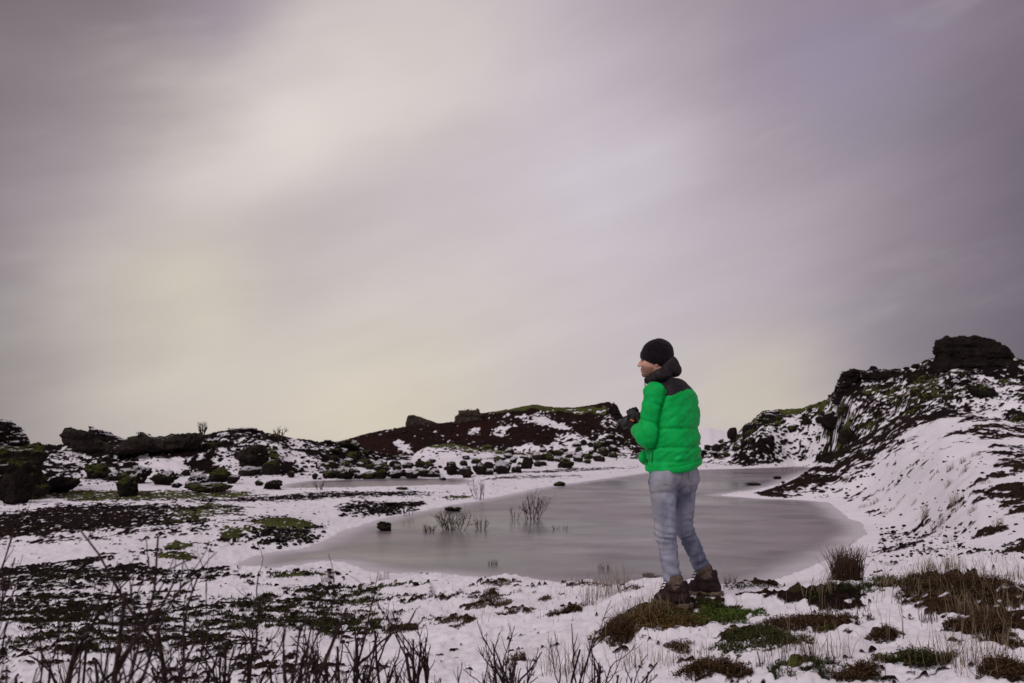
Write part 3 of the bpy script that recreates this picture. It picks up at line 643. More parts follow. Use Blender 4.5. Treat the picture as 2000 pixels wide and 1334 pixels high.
def surface_nets(f, org, h):
    """smooth closed surface of f < 0 on a regular grid"""
    s = f < 0
    nx, ny, nz = f.shape
    acc = np.zeros((nx - 1, ny - 1, nz - 1, 3)); cnt = np.zeros((nx - 1, ny - 1, nz - 1))
    cor = [(i, j, k) for i in (0, 1) for j in (0, 1) for k in (0, 1)]
    sl = lambda c: (slice(c[0], c[0] + nx - 1), slice(c[1], c[1] + ny - 1), slice(c[2], c[2] + nz - 1))
    for a in cor:
        for ax in range(3):
            if a[ax]: continue
            b = list(a); b[ax] = 1
            fa, fb = f[sl(a)], f[sl(b)]; x = (fa < 0) != (fb < 0)
            t = np.where(x, fa / np.where(x, fa - fb, 1), 0)
            for c in range(3):
                acc[..., c] += np.where(x, a[c] + (t if c == ax else 0), 0)
            cnt += x
    ok = cnt > 0; ids = -np.ones(cnt.shape, np.int64); ids[ok] = np.arange(ok.sum())
    gi = np.argwhere(ok); V = (gi + acc[ok] / cnt[ok][:, None]) * h + org
    Q = []
    for ax in range(3):
        o = [0, 1, 2]; o.remove(ax); u, v = o
        a = np.take(s, range(0, f.shape[ax] - 1), ax); b = np.take(s, range(1, f.shape[ax]), ax)
        e = np.argwhere(a != b); e = e[(e[:, u] > 0) & (e[:, v] > 0) & (e[:, u] < f.shape[u] - 1) & (e[:, v] < f.shape[v] - 1)]
        ins = a[tuple(e.T)]
        def cell(du, dv):
            c = e.copy(); c[:, u] -= du; c[:, v] -= dv; return ids[tuple(c.T)]
        q = np.stack([cell(1, 1), cell(0, 1), cell(0, 0), cell(1, 0)], 1)
        flip = ins if ax != 1 else ~ins
        q[~flip] = q[~flip][:, ::-1]; Q.append(q)
    return V, np.concatenate(Q)
def smin(a, b, k):
    hh = np.clip(.5 + .5 * (b - a) / k, 0, 1); return b * (1 - hh) + a * hh - k * hh * (1 - hh)
def capsule(P, a, b, ra, rb):
    a, b = np.asarray(a, float), np.asarray(b, float); ab = b - a
    t = np.clip(((P - a) @ ab) / (ab @ ab), 0, 1)
    return np.linalg.norm(P - a - t[..., None] * ab, axis=-1) - (ra + (rb - ra) * t)
def along(P, a, b):
    a, b = np.asarray(a, float), np.asarray(b, float); ab = b - a; return ((P - a) @ ab) / (ab @ ab)
def ellipsoid(P, c, axes, radii):
    q = np.stack([((P - c) @ np.asarray(ax)) / r for ax, r in zip(axes, radii)], -1)
    k0 = np.linalg.norm(q, axis=-1); q2 = np.stack([q[..., i] / radii[i] for i in range(3)], -1); k1 = np.linalg.norm(q2, axis=-1)
    return k0 * (k0 - 1) / np.maximum(k1, 1e-6)
def grid_of(lo, hi, h):
    ax = [np.arange(l, u + h, h) for l, u in zip(lo, hi)]
    return np.stack(np.meshgrid(*ax, indexing='ij'), -1)
def sculpt(fn, pts, pad, h):
    pts = np.array(pts); lo, hi = pts.min(0) - pad, pts.max(0) + pad
    P = grid_of(lo, hi, h); return surface_nets(fn(P), lo, h)
def crag(name, outline, d, depth, mat, label, seed, rough=.06, cell=58, yaw=0.0, round_=.35):
    """a crag with its own outline, real size and thickness, standing d metres away"""
    um = (min(u for u, v in outline) + max(u for u, v in outline)) / 2
    c0 = at(um, HORIZON, d); az = math.atan2(c0[0], c0[1]); n = np.array([math.sin(az), math.cos(az)]); tg = np.array([math.cos(az), -math.sin(az)]); D = math.hypot(c0[0], c0[1])
    W = []                               # its broad side stands square to the line towards it
    for u, v in outline:
        q = at(u, v, d); k = D / (q[:2] @ n); W.append((q[:2] @ tg * k, 0, CZ + (q[2] - CZ) * k))
    W = np.array(W); O = np.array([c0[0], c0[1], W[:, 2].min()]); yaw = yaw - az
    W = W - np.array([0, 0, O[2]]); size = max(np.ptp(W[:, 0]), np.ptp(W[:, 2])); h = size / cell; hd = depth / 2
    r = round_ * min(hd, size * .25)
    def solid(e, y):                     # rounded slab
        q = np.stack([e + r, y + r], -1)
        return np.linalg.norm(np.maximum(q, 0), axis=-1) + np.minimum(q.max(-1), 0) - r
    def fn(P):
        e0 = -poly_sd(W[:, [0, 2]], P[:, 0, :, 0], P[:, 0, :, 2])[:, None, :] + 0 * P[..., 1]
        d0 = solid(e0, np.abs(P[..., 1]) - hd)
        k = np.abs(d0) < size * rough * 3.2 + h * 2; Q = P[k]      # wear only where the surface can be
        Pw = Q + (size * rough) * np.stack([fbm(Q, 2.2 / size, 4, .6, seed=seed), fbm(Q, 2.2 / size, 3, .6, seed=seed + 1), fbm(Q, 3.0 / size, 4, .65, seed=seed + 2)], -1)
        dd = solid(-poly_sd(W[:, [0, 2]], Pw[..., 0], Pw[..., 2]), np.abs(Pw[..., 1]) - hd)
        ledge = fbm(np.stack([Q[..., 0] * .5, Q[..., 1] * .5, Q[..., 2] * 3.5], -1), 3.0 / size, 3, .6, seed=seed + 3)
        d0[k] = dd - size * rough * .9 * ledge + size * rough * (.5 - 1.5 * np.abs(fbm(Q, 6.0 / size, 5, .7, seed=seed + 4)))
        return d0
    lo = np.array([W[:, 0].min(), -hd, W[:, 2].min()]); hi = np.array([W[:, 0].max(), hd, W[:, 2].max()])
    V, Q = sculpt(fn, [lo, hi], size * .10, h)
    c, s_ = math.cos(yaw), math.sin(yaw); V = np.stack([V[:, 0] * c - V[:, 1] * s_, V[:, 0] * s_ + V[:, 1] * c, V[:, 2]], -1)
    return tag(mesh_np(name, V, Q, M[mat], loc=tuple(O)), label, 'rock')
ORD = 'first second third fourth fifth sixth seventh eighth ninth tenth eleventh twelfth thirteenth fourteenth fifteenth sixteenth seventeenth eighteenth nineteenth twentieth twenty-first twenty-second twenty-third twenty-fourth twenty-fifth twenty-sixth twenty-seventh twenty-eighth'.split()
def build_rocks():
    # crags with a shape of their own
    crag('rock_outcrop', [(-60, 818), (0, 820), (20, 826), (42, 838), (51, 850), (54, 868), (30, 874), (-60, 876)], 27.5, 3.0, 'rock_snow', 'dark snow dusted lava crag cut by the left edge of the picture', 301, rough=.09)
    crag('rock_outcrop', [(-80, 871), (0, 870), (30, 872), (70, 868), (88, 874), (91, 892), (78, 904), (86, 930), (96, 945), (92, 962), (40, 992), (-80, 995)], 25.6, 2.6, 'rock_moss', 'big dark lava block with a mossy green top at the left edge', 302, rough=.07, round_=.25)
    crag('lava_slab', [(118, 848), (122, 838), (135, 835), (155, 837), (182, 849), (206, 861), (224, 872), (236, 888), (222, 906), (190, 902), (160, 880), (128, 870), (120, 862)], 41.5, 2.0, 'rock_bare', 'long tilted lava slab with snow behind its top, left skyline', 303, rough=.06)
    crag('lava_slab', [(172, 846), (174, 834), (190, 838), (202, 842), (222, 848), (240, 855), (248, 864), (215, 868), (190, 860)], 44.8, 1.4, 'rock_snow', 'thin jagged slab with a snowy face on the left skyline', 304, rough=.07)
    crag('lava_slab', [(216, 874), (235, 862), (262, 848), (280, 846), (302, 849), (330, 845), (372, 845), (396, 850), (401, 862), (396, 874), (372, 882), (330, 886), (290, 883), (250, 892), (224, 892)], 41.0, 2.2, 'rock_bare', 'longest bare brown lava slab on the left skyline', 305, rough=.055, cell=90)
    crag('caprock', [(889, 829), (889, 812), (896, 809), (895, 801), (912, 800), (936, 801), (938, 806), (943, 811), (946, 826), (940, 830)], 84.0, 2.6, 'rock_pale', 'square layered caprock on the left crest of the red hill', 306, rough=.07)
    crag('lava_slab', [(793, 838), (794, 822), (798, 813), (808, 811), (830, 818), (850, 824), (866, 832), (872, 842)], 88.0, 4.0, 'rock_pale', 'pale wedge shaped slab on the skyline left of the caprock', 307, rough=.04, round_=.2)
    crag('rock_outcrop', [(1186, 814), (1190, 798), (1197, 787), (1205, 792), (1211, 806), (1224, 824), (1200, 826)], 82.5, 2.0, 'rock', 'dark beak of rock at the right end of the red hill', 308, rough=.08)
    crag('summit_rock', [(1826, 732), (1828, 700), (1822, 688), (1828, 674), (1850, 663), (1880, 660), (1918, 661), (1946, 669), (1968, 685), (1978, 698), (1992, 732)], 46.8, 4.5, 'rock', 'massive flat topped lava crag crowning the right hill', 309, rough=.058, round_=.2, cell=100)
    crag('rock_outcrop', [(1628, 790), (1633, 765), (1638, 742), (1645, 728), (1660, 722), (1674, 724), (1684, 738), (1672, 756), (1655, 782), (1645, 796)], 53.2, 2.4, 'rock', 'steep dark cliff on the shoulder of the right hill', 310, rough=.09)
    crag('rock_outcrop', [(1680, 742), (1684, 724), (1720, 724), (1760, 722), (1800, 716), (1815, 722), (1812, 738), (1760, 742), (1720, 746)], 51.0, 1.6, 'rock', 'low dark rim of rock between the cliff and the summit crag', 311, rough=.05, cell=90)
    crag('rock_outcrop', [(1474, 846), (1478, 818), (1490, 804), (1505, 801), (1520, 802), (1530, 812), (1520, 830), (1500, 850)], 58.2, 2.0, 'rock_moss', 'dark mossy crag where the right hill drops to the plain', 312, rough=.09)
    # left edge outcrop
    rock('boulder', 22, 985, 72, 66, 'rock', 'rounded dark boulder leaning on the big left block', 'boulder', level=5, blocky=.55, rough=.22, d=23.5, seed=104)
    rock('boulder', 108, 962, 66, 30, 'rock', 'low black boulder right of the big left block', 'boulder', level=4, blocky=.5, rough=.2, seed=105)
    # tilted slabs on the left skyline
    rock('boulder', 250, 905, 120, 34, 'rock', 'dark broken rock below the two skyline slabs', 'rock', level=4, depth=.6, blocky=.55, rough=.3, seed=114, d=40.5, yaw=0)
    rock('rock_outcrop', 472, 850, 60, 16, 'rock', 'flat dark outcrop on the ridge between the two skyline bushes', 'rock', level=4, depth=.8, blocky=.75, rough=.22, strata=.06, d=46, seed=115, yaw=0)
    rock('boulder', 490, 915, 66, 46, 'rock_bare', 'large grooved dark boulder on the snowy slope of the ridge', 'boulder', level=5, depth=.8, blocky=.5, rough=.36, seed=116)
    rock('boulder', 482, 930, 42, 20, 'rock_snow', 'low boulder with a snowy face under the grooved boulder', 'boulder', level=3, seed=117)
    rock('boulder', 527, 927, 36, 28, 'rock_moss', 'mossy wedge of rock right of the grooved boulder', 'boulder', level=3, seed=118)
    # boulders at the foot of the left ridge
    for i, (u, v, w, h, m, lb) in enumerate([
        (185, 935, 50, 30, 'rock_moss', 'broad mossy boulder below the tilted slab'), (220, 940, 32, 20, 'rock_snow', 'small snow capped boulder touching the broad mossy one'),
        (258, 946, 62, 36, 'rock_moss', 'biggest mossy boulder at the foot of the left ridge'), (242, 971, 40, 42, 'rock_moss', 'upright mossy boulder standing forward on the plain'),
        (320, 948, 54, 32, 'rock_moss', 'round mossy boulder in front of the snow patch'), (345, 953, 20, 10, 'rock', 'small dark stone beside the round mossy boulder'),
        (384, 948, 42, 22, 'rock_moss', 'flat mossy boulder on the left plain'), (424, 942, 52, 28, 'rock_moss', 'wide mossy boulder in the middle of the ridge foot'),
        (452, 945, 26, 18, 'rock', 'small dark boulder at the right end of the wide mossy one'), (400, 962, 92, 20, 'rock_moss', 'long low mossy ledge on the left plain'),
        (531, 957, 36, 20, 'rock', 'dark pyramid shaped stone by the narrow pool'), (505, 949, 18, 10, 'rock_moss', 'little mossy stone behind the dark pyramid stone'), (361, 930, 16, 12, 'rock', 'small stone lying on the ridge snow patch'),
        (567, 933, 16, 14, 'rock_snow', 'lone snowy stone left of the boulder row'), (614, 937, 14, 12, 'rock', 'lone black stone at the edge of the narrow pool')]):
        rock('boulder', u, v, w, h, m, lb, 'boulder', None, level=4 if w > 30 else 3, rough=.34, blocky=.58)
    # row along the far shore
    row = [(640, 935, 30, 18, 'rock_moss'), (670, 937, 38, 24, 'rock_moss'), (699, 936, 20, 12, 'rock'), (720, 936, 30, 16, 'rock_moss'), (744, 936, 28, 20, 'rock_moss'), (772, 935, 30, 20, 'rock_moss'), (804, 935, 28, 18, 'rock_snow'), (826, 933, 26, 18, 'rock_moss'), (850, 930, 22, 14, 'rock_snow'), (865, 938, 15, 7, 'rock'), (882, 928, 26, 22, 'rock'), (880, 915, 20, 14, 'rock_moss'), (910, 934, 30, 24, 'rock_snow'), (938, 928, 36, 26, 'rock_snow'), (955, 929, 18, 12, 'rock_moss'), (981, 926, 36, 28, 'rock_snow'), (1010, 923, 22, 15, 'rock_snow'), (1031, 916, 26, 24, 'rock'), (1050, 912, 18, 12, 'rock_moss'), (1073, 900, 18, 18, 'rock_moss'), (1106, 915, 32, 20, 'rock_moss'), (1092, 900, 18, 10, 'rock_moss'), (1130, 903, 24, 16, 'rock_moss'), (1168, 902, 22, 16, 'rock_snow'), (1148, 906, 18, 9, 'rock_moss'), (1180, 893, 22, 20, 'rock_moss'), (1150, 897, 22, 12, 'rock_moss'),
           (690, 900, 28, 18, 'rock_moss'), (712, 912, 30, 20, 'rock_moss'), (690, 880, 26, 18, 'rock_moss'), (672, 872, 26, 14, 'rock_moss'), (655, 886, 24, 12, 'rock_moss'), (735, 915, 26, 15, 'rock_moss'), (770, 914, 26, 14, 'rock'), (795, 915, 26, 13, 'rock_moss'), (820, 914, 20, 12, 'rock_moss'), (715, 890, 20, 12, 'rock_moss'), (640, 868, 18, 9, 'rock'), (645, 910, 20, 10, 'rock_moss'), (670, 915, 22, 12, 'rock')]
    seen = {}
    for (u, v, w, h, m) in sorted(row):
        n = seen.get(m, 0); seen[m] = n + 1
        kind = ORD[n] + {'rock_moss': ' mossy boulder', 'rock': ' bare dark boulder', 'rock_snow': ' snow patched boulder'}[m] + ' from the left in the row along the far shore'
        rock('boulder', u, v, w, h, m, kind, 'boulder', 'boulders along the far shore', level=3, rough=.34, blocky=.58)
    rg = random.Random(5)
    for k in range(120):
        u = 630 + 585 * rg.random() ** 1.35; lo = 938 - max(0, u - 860) * .12; v = rg.uniform(lo - 34, lo - 3)
        w = rg.uniform(8, 22); m = rg.choice(['rock_moss', 'rock_moss', 'rock', 'rock_snow'])
        rock('boulder', u, v, w, w * rg.uniform(.5, .75), m, 'small stone among the far shore boulders', 'boulder', 'small stones among the far shore boulders', level=2, rough=.36, blocky=.58, seed=900 + k)
    # red hill
    # right hillside
    rock('boulder', 1709, 726, 17, 11, 'rock', 'lone boulder perched on the ridge right of the cliff', 'boulder', level=3, d=51.5, seed=143)
    rock('boulder', 1790, 719, 16, 9, 'rock', 'boulder on the ridge just left of the summit crag', 'boulder', level=3, d=49, seed=144)
    rock('boulder', 1770, 722, 11, 6, 'rock', 'smaller boulder on the ridge left of the summit crag', 'boulder', level=3, d=49.5, seed=145)
    rock('boulder', 1430, 857, 20, 22, 'rock', 'upright dark boulder at the far left end of the right hill', 'boulder', level=3, d=57, seed=147)
    rock('boulder', 1462, 850, 20, 24, 'rock', 'dark boulder on the skyline beside the mossy one', 'boulder', level=3, d=57.5, seed=148)
    rock('boulder', 1470, 862, 34, 24, 'rock_moss', 'bright mossy boulder at the left end of the right hill', 'boulder', level=3, d=56.5, seed=149)
    rock('rock_outcrop', 1628, 846, 46, 38, 'rock', 'black rock face in the middle of the right hillside', 'rock', level=4, depth=.7, blocky=.6, rough=.25, seed=150, yaw=0)
    rock('rock_outcrop', 1655, 866, 34, 34, 'rock_moss', 'moss topped black rock just above the snowy spur', 'rock', level=4, depth=.7, blocky=.6, rough=.25, seed=151, yaw=0)
    rock('rock_outcrop', 1925, 778, 52, 36, 'rock_moss', 'mossy outcrop in the snow below the summit crag', 'rock', level=4, depth=.8, blocky=.5, rough=.28, seed=152, yaw=0)
    for (u, v, w, h, m) in [(1400, 880, 18, 14, 'rock'), (1396, 890, 14, 9, 'rock'), (1382, 878, 16, 10, 'rock'), (1420, 893, 14, 10, 'rock_moss'), (1375, 887, 12, 8, 'rock'), (1440, 880, 16, 10, 'rock_moss'), (1455, 872, 15, 11, 'rock'), (1408, 866, 12, 8, 'rock_moss'), (1500, 870, 18, 12, 'rock'), (1530, 868, 16, 10, 'rock'), (1550, 850, 20, 13, 'rock_moss'), (1580, 838, 22, 12, 'rock'), (1605, 826, 24, 14, 'rock')]:
        rock('boulder', u, v, w, h, m, ORD[{1375: 0, 1382: 1, 1396: 2, 1400: 3, 1408: 4, 1420: 5, 1440: 6, 1455: 7, 1500: 8, 1530: 9, 1550: 10, 1580: 11, 1605: 12}[u]] + ' small boulder from the left over the foot of the right hill', 'boulder', 'boulders at the foot of the right hill', level=3, rough=.25)
    # stones in and by the pond
    rock('boulder', 750, 1037, 32, 18, 'rock_moss', 'dark mossy stone frozen into the pond by the left shore', 'boulder', level=4, rough=.25, blocky=.5, seed=161)
    rock('boulder', 884, 998, 34, 10, 'rock_moss', 'flat stone half under snow at the far pond edge', 'boulder', level=4, rough=.22, seed=162)
    rock('boulder', 1094, 950, 24, 9, 'rock_moss', 'low mossy stone in the snow on the far shore', 'boulder', level=3, rough=.2, seed=163)
    rock('boulder', 1476, 948, 30, 5, 'rock', 'flat dark stone in the ice left of the spur', 'boulder', level=3, rough=.2, seed=164)
    rock('boulder', 1520, 936, 16, 6, 'rock', 'small stone in the ice behind the spur tip', 'boulder', level=3, rough=.2, seed=165)
    rock('boulder', 784, 957, 26, 5, 'rock_moss', 'flat mossy stone on the strip between the two ponds', 'boulder', level=3, rough=.2, seed=166)
    rock('stone', 165, 1107, 12, 7, 'rock', 'single dark stone beside the snowy track', 'stone', level=2, seed=167)
    rock('stone', 385, 1127, 13, 7, 'rock', 'dark stone in the snow below the moss islands', 'stone', level=2, seed=168)
    rock('stone', 812, 1144, 14, 6, 'rock', 'dark stone in the snow of the near bank', 'stone', level=2, seed=169)
build_rocks()

def rubble(name, zones, n, smin, smax, mat, label, seed):
    """uncounted small stones joined into one piece of stuff"""
    rg = np.random.default_rng(seed); rd = random.Random(seed); Vs, Fs, off = [], [], 0
    shapes = [rock_shape(1, seed + i, .5, .3) for i in range(8)]
    for k in range(n):
        u0, u1, v0, v1 = rd.choice(zones)
        p = on_ground(rd.uniform(u0, u1), rd.uniform(v0, v1))
        if p[1] > 120 or p[2] < .02: continue
        s = (smin + (smax - smin) * rd.random() ** 3) * p[1] / F * .5
        P, Fc = shapes[k % 8]; a = rd.uniform(0, 6.3)
        P = P * np.array([s, s, s * .65]); P = np.stack([P[:, 0] * math.cos(a) - P[:, 1] * math.sin(a), P[:, 0] * math.sin(a) + P[:, 1] * math.cos(a), P[:, 2]], -1)
        Vs.append(P + p + np.array([0, 0, s * .25])); Fs.append(Fc + off); off += len(P)
    o = mesh_np(name, np.concatenate(Vs), np.concatenate(Fs), M[mat])
    tag(o, label, 'rubble', kind='stuff')
rubble('rubble', [(1380, 1700, 800, 900), (1600, 2000, 730, 800), (1450, 1600, 830, 900)], 700, 3, 10, 'rock', 'loose dark rubble strewn over the right hillside', 3)
rubble('rubble', [(90, 250, 880, 950), (250, 700, 855, 940), (400, 640, 860, 930)], 600, 3, 10, 'rock', 'loose dark rubble strewn over the left ridge', 4)
rubble('rubble', [(680, 1250, 830, 900)], 260, 3, 8, 'rock', 'loose rubble below the red hill', 6)
rubble('cinders', [(1500, 1700, 880, 970), (1700, 2000, 880, 1090), (1700, 1900, 1030, 1090)], 420, 3, 9, 'rock', 'dark cinders strewn over the snowy spur', 8)
rubble('cinders', [(0, 420, 985, 1045), (0, 700, 1110, 1260), (660, 820, 985, 1012), (490, 640, 1030, 1074)], 700, 4, 12, 'rock', 'dark cinders and clods on the snowy plain', 9)

# ------------------------------------------------------------------ twigs
def tube(Vs, Fs, attr, pts, rad, sides=5):
    pts = np.array(pts); n = len(pts); base = sum(len(v) for v in Vs)
    T = np.gradient(pts, axis=0); T /= np.maximum(np.linalg.norm(T, axis=1), 1e-9)[:, None]
    ref = np.array([.31, .92, .2]); A = np.cross(T, ref); A /= np.maximum(np.linalg.norm(A, axis=1), 1e-9)[:, None]; B = np.cross(T, A)
    an = np.arange(sides) / sides * 2 * math.pi
    ring = pts[:, None, :] + np.array(rad)[:, None, None] * (A[:, None, :] * np.cos(an)[None, :, None] + B[:, None, :] * np.sin(an)[None, :, None])
    Vs.append(ring.reshape(-1, 3))
    q = []
    for i in range(n - 1):
        for s in range(sides):
            s2 = (s + 1) % sides
            q.append((base + i * sides + s, base + i * sides + s2, base + (i + 1) * sides + s2, base + (i + 1) * sides + s))
    Fs.append(np.array(q))
def branch(Vs, Fs, rg, p, d, length, r, level, spread, sides, kids, droop=0.0):
    n = 6; pts = [p]; dirs = [d]; seg = length / (n - 1)
    for i in range(1, n):
        d = d + rg.normal(0, .16 if level < 2 else .09, 3) + np.array([0, 0, .07 - droop]); d = d / np.linalg.norm(d)
        pts.append(pts[-1] + d * seg); dirs.append(d)
    rad = [r * (1 - .52 * i / (n - 1)) for i in range(n)]
    tube(Vs, Fs, None, pts, rad, sides)
    if level <= 0: return
    for k in range(kids):
        t = rg.uniform(.18, .98) * (n - 1); i = min(int(t), n - 2); q = pts[i] + (pts[i + 1] - pts[i]) * (t - i)
        a = rg.uniform(0, 2 * math.pi); dd = dirs[i]
        s = np.cross(dd, [math.cos(a), math.sin(a), .3]); s = s / np.linalg.norm(s)
        nd = dd * math.cos(spread) + s * math.sin(spread); nd[2] += .12; nd /= np.linalg.norm(nd)
        branch(Vs, Fs, rg, q, nd, length * rg.uniform(.24, .46), r * (1 - .45 * t / (n - 1)) * .72, level - 1, spread, max(3, sides - 1), max(2, kids - 2), droop)
def shrub(name, loc, height, width, stems, r, mat, label, group=None, seed=0, level=2, kids=5, spread=.55, lean=(0, 0), sides=5, cat='shrub', stempart=True, fan=.5):
    rg = np.random.default_rng(seed); root = empty(name, tuple(loc)); tag(root, label, cat, group)
    Vall, Fall = [], []
    for k in range(stems):
        a = rg.uniform(0, 2 * math.pi); rr = math.sqrt(rg.random()) * width / 2
        p = np.array([math.cos(a) * rr, math.sin(a) * rr * .8, -.03])
        d = np.array([math.cos(a) * fan * rg.uniform(.3, 1.1) + lean[0], math.sin(a) * fan * rg.uniform(.2, .9) + lean[1], 1.0]); d /= np.linalg.norm(d)
        Vs, Fs = (Vall, Fall) if not stempart else ([], [])
        branch(Vs, Fs, rg, p, d, height * (1.0 if k == 0 else rg.uniform(.62, .98)), r * rg.uniform(.7, 1.1), level, spread, sides, kids)
        if stempart: mesh_np('stem', np.concatenate(Vs), np.concatenate(Fs), M[mat], root)
    if not stempart: mesh_np('twigs', np.concatenate(Vall), np.concatenate(Fall), M[mat], root)
    return root
def near_shrub(u, top, d, stems, width, label, seed, lean=(0, 0), r=.006, kids=6, level=2, group='bare shrubs along the bottom edge'):
    x = (u - 1000) / F * d; gz = ground_z(x, d); zt = at(u, top, d)[2]
    return shrub('bare_shrub', (x, d, gz), (zt - gz) * .93, width * 1.5, int(stems * 1.9), r * 1.4, 'bark', label, group, seed + 40, level=level, kids=kids, spread=.50, lean=lean, sides=6, fan=.42)
near_shrub(85, 1040, 1.9, 4, .22, 'tallest blurred bare shrub in the bottom left corner', 1, lean=(-.05, 0), r=.0068)
near_shrub(185, 1170, 2.1, 5, .20, 'bare dark shrub second from the bottom left corner', 2, r=.006)
near_shrub(310, 1190, 2.25, 5, .22, 'low spreading bare shrub third from the left', 3, r=.0055)
near_shrub(405, 1085, 2.05, 4, .16, 'tall narrow bare shrub rising over the mossy ground', 4, lean=(.12, 0), r=.0072)
near_shrub(545, 1205, 2.5, 5, .22, 'thin bare shrub right of the tall narrow one', 5, r=.0052)
near_shrub(650, 1200, 2.6, 5, .24, 'dense bare shrub left of the bottom centre', 6, r=.0056)
near_shrub(735, 1165, 2.7, 3, .10, 'forked dark shrub with one tall twig near the bottom centre', 7, r=.0062)
near_shrub(850, 1205, 2.75, 6, .26, 'bushy bare shrub fanning out at the bottom centre', 8, r=.006)
near_shrub(1040, 1240, 3.0, 7, .26, 'fine twigged shrub right of the bottom centre', 9, r=.0046)
near_shrub(1105, 1190, 2.9, 4, .16, 'shrub with two long curved twigs below the man', 10, lean=(.15, 0), r=.0046, kids=4)
near_shrub(1190, 1265, 3.0, 3, .16, 'sparse low twigs right of the curved shrub', 11, lean=(.2, 0), r=.0042, kids=4)
near_shrub(1440, 1310, 3.7, 2, .08, 'single curved twig in the snow below the moss', 12, lean=(-.1, 0), r=.004, kids=2, level=1, group=None)
def far_shrub(u, base, top, wpx, stems, label, seed, mat='bark_far', group=None, r=.010, kids=5, d=None, fan=.6):
    p = on_ground(u, base) if d is None else at(u, base, d)
    s = p[1] / F
    return shrub('bare_shrub', p, (base - top) * s * 1.0, wpx * s * .5, stems, r, mat, label, group, seed, level=2, kids=kids, spread=.6, sides=3, stempart=False, fan=fan)
far_shrub(396, 850, 826, 20, 8, 'small round bare bush on the skyline above the long slab', 21, d=44.5, r=.032, kids=6, fan=.45)
far_shrub(546, 857, 834, 26, 7, 'tan wind bent bush on the skyline right of the ridge top', 22, mat='bark_gold', d=46.5, r=.036, fan=.75, kids=6)
far_shrub(935, 977, 932, 46, 9, 'tall twiggy willow at the far pond edge left of the man', 23, r=.009)
far_shrub(795, 1008, 975, 50, 7, 'thin twigs on the far left pond shore', 24, r=.007)
far_shrub(885, 1036, 995, 84, 26, 'dense red brown willow standing in the ice', 25, r=.008, fan=.9, kids=6)
far_shrub(940, 1034, 1010, 50, 12, 'sparse twigs in the ice beside the dense willow', 26, r=.006)
far_shrub(840, 1040, 1022, 40, 14, 'low twigs at the left end of the ice willow', 33, r=.006)
far_shrub(1040, 1014, 962, 60, 16, 'tall thin willow in the middle of the ice', 27, r=.009, kids=6)
far_shrub(1005, 1016, 990, 34, 6, 'short twigs left of the tall ice willow', 28, r=.006)
far_shrub(1095, 1034, 1022, 60, 7, 'scattered twig tips poking from the ice', 29, r=.005)
far_shrub(1540, 922, 908, 60, 14, 'faint reeds in the ice behind the spur', 30, r=.008, kids=2, fan=.15)
far_shrub(625, 958, 940, 30, 6, 'low twigs by the narrow pool', 31, r=.012)
far_shrub(430, 966, 950, 60, 12, 'low brown twigs on the left plain', 32, r=.014)
far_shrub(1040, 905, 885, 44, 9, 'reddish bush on the snow behind the far boulders', 34, r=.02)
far_shrub(655, 930, 908, 24, 6, 'thin bush in front of the lava ridge', 35, r=.016)

# ------------------------------------------------------------------ grasses and heath
def blade_mesh(P, h, lx, ly, w, rg):
    """curved tapering blades; returns vertices, triangles, root-tip value, stem value"""
    n = len(P); a = rg.uniform(0, 2 * math.pi, n); wx, wy = np.cos(a) * w / 2, np.sin(a) * w / 2
    lv = [(0, 1.0, 0.0), (.55, .8, .35), (1.0, .25, 1.0)]
    V = np.zeros((n, 6, 3)); tip = np.zeros((n, 6))
    for k, (t, ww, ln) in enumerate(lv):
        c = P + np.stack([lx * ln, ly * ln, h * t], -1)
        V[:, 2 * k] = c + np.stack([-wx * ww, -wy * ww, 0 * wx], -1); V[:, 2 * k + 1] = c + np.stack([wx * ww, wy * ww, 0 * wx], -1); tip[:, 2 * k:2 * k + 2] = t
    f = np.array([[0, 1, 3], [0, 3, 2], [2, 3, 5], [2, 5, 4]])
    Fc = (np.arange(n)[:, None, None] * 6 + f[None]).reshape(-1, 3)
    var = np.repeat(rg.random(n), 6)
    return V.reshape(-1, 3), Fc, tip.ravel(), var
def blades(name, P, h, spread, w, mat, rg, parent=None, loc=None, lean=(0, 0)):
    n = len(P); lx = rg.normal(lean[0], spread, n) * h; ly = rg.normal(lean[1], spread, n) * h
    V, Fc, tip, var = blade_mesh(P, h, lx, ly, w, rg)
    if loc is not None: V = V - np.array(loc)
    return mesh_np(name, V, Fc, M[mat], parent, smooth=False, attrs={'tip': tip, 'var': var}, loc=loc)
def tuft(u, base, hpx, wpx, n, mat, label, cat='grass tuft', group=None, seed=0, spread=.25, w=.0035, name='grass_tuft', flat=.7, lean=(0, 0), d=None):
    rg = np.random.default_rng(seed + int(u * 3 + base)); p = on_ground(u, base) if d is None else at(u, base, d); s = p[1] / F
    a = rg.uniform(0, 2 * math.pi, n); rr = np.sqrt(rg.random(n)) * wpx * s / 2
    x, y = p[0] + np.cos(a) * rr, p[1] + np.sin(a) * rr * flat
    P = np.stack([x, y, np.maximum(grid_lookup(H, x, y), 0) - .01], -1)
    h = hpx * s * rg.uniform(.45, 1.05, n)
    ww = max(w, .45 * s)
    return tag(blades(name, P, h, spread, ww, mat, rg, None, tuple(p), lean), label, cat, group)
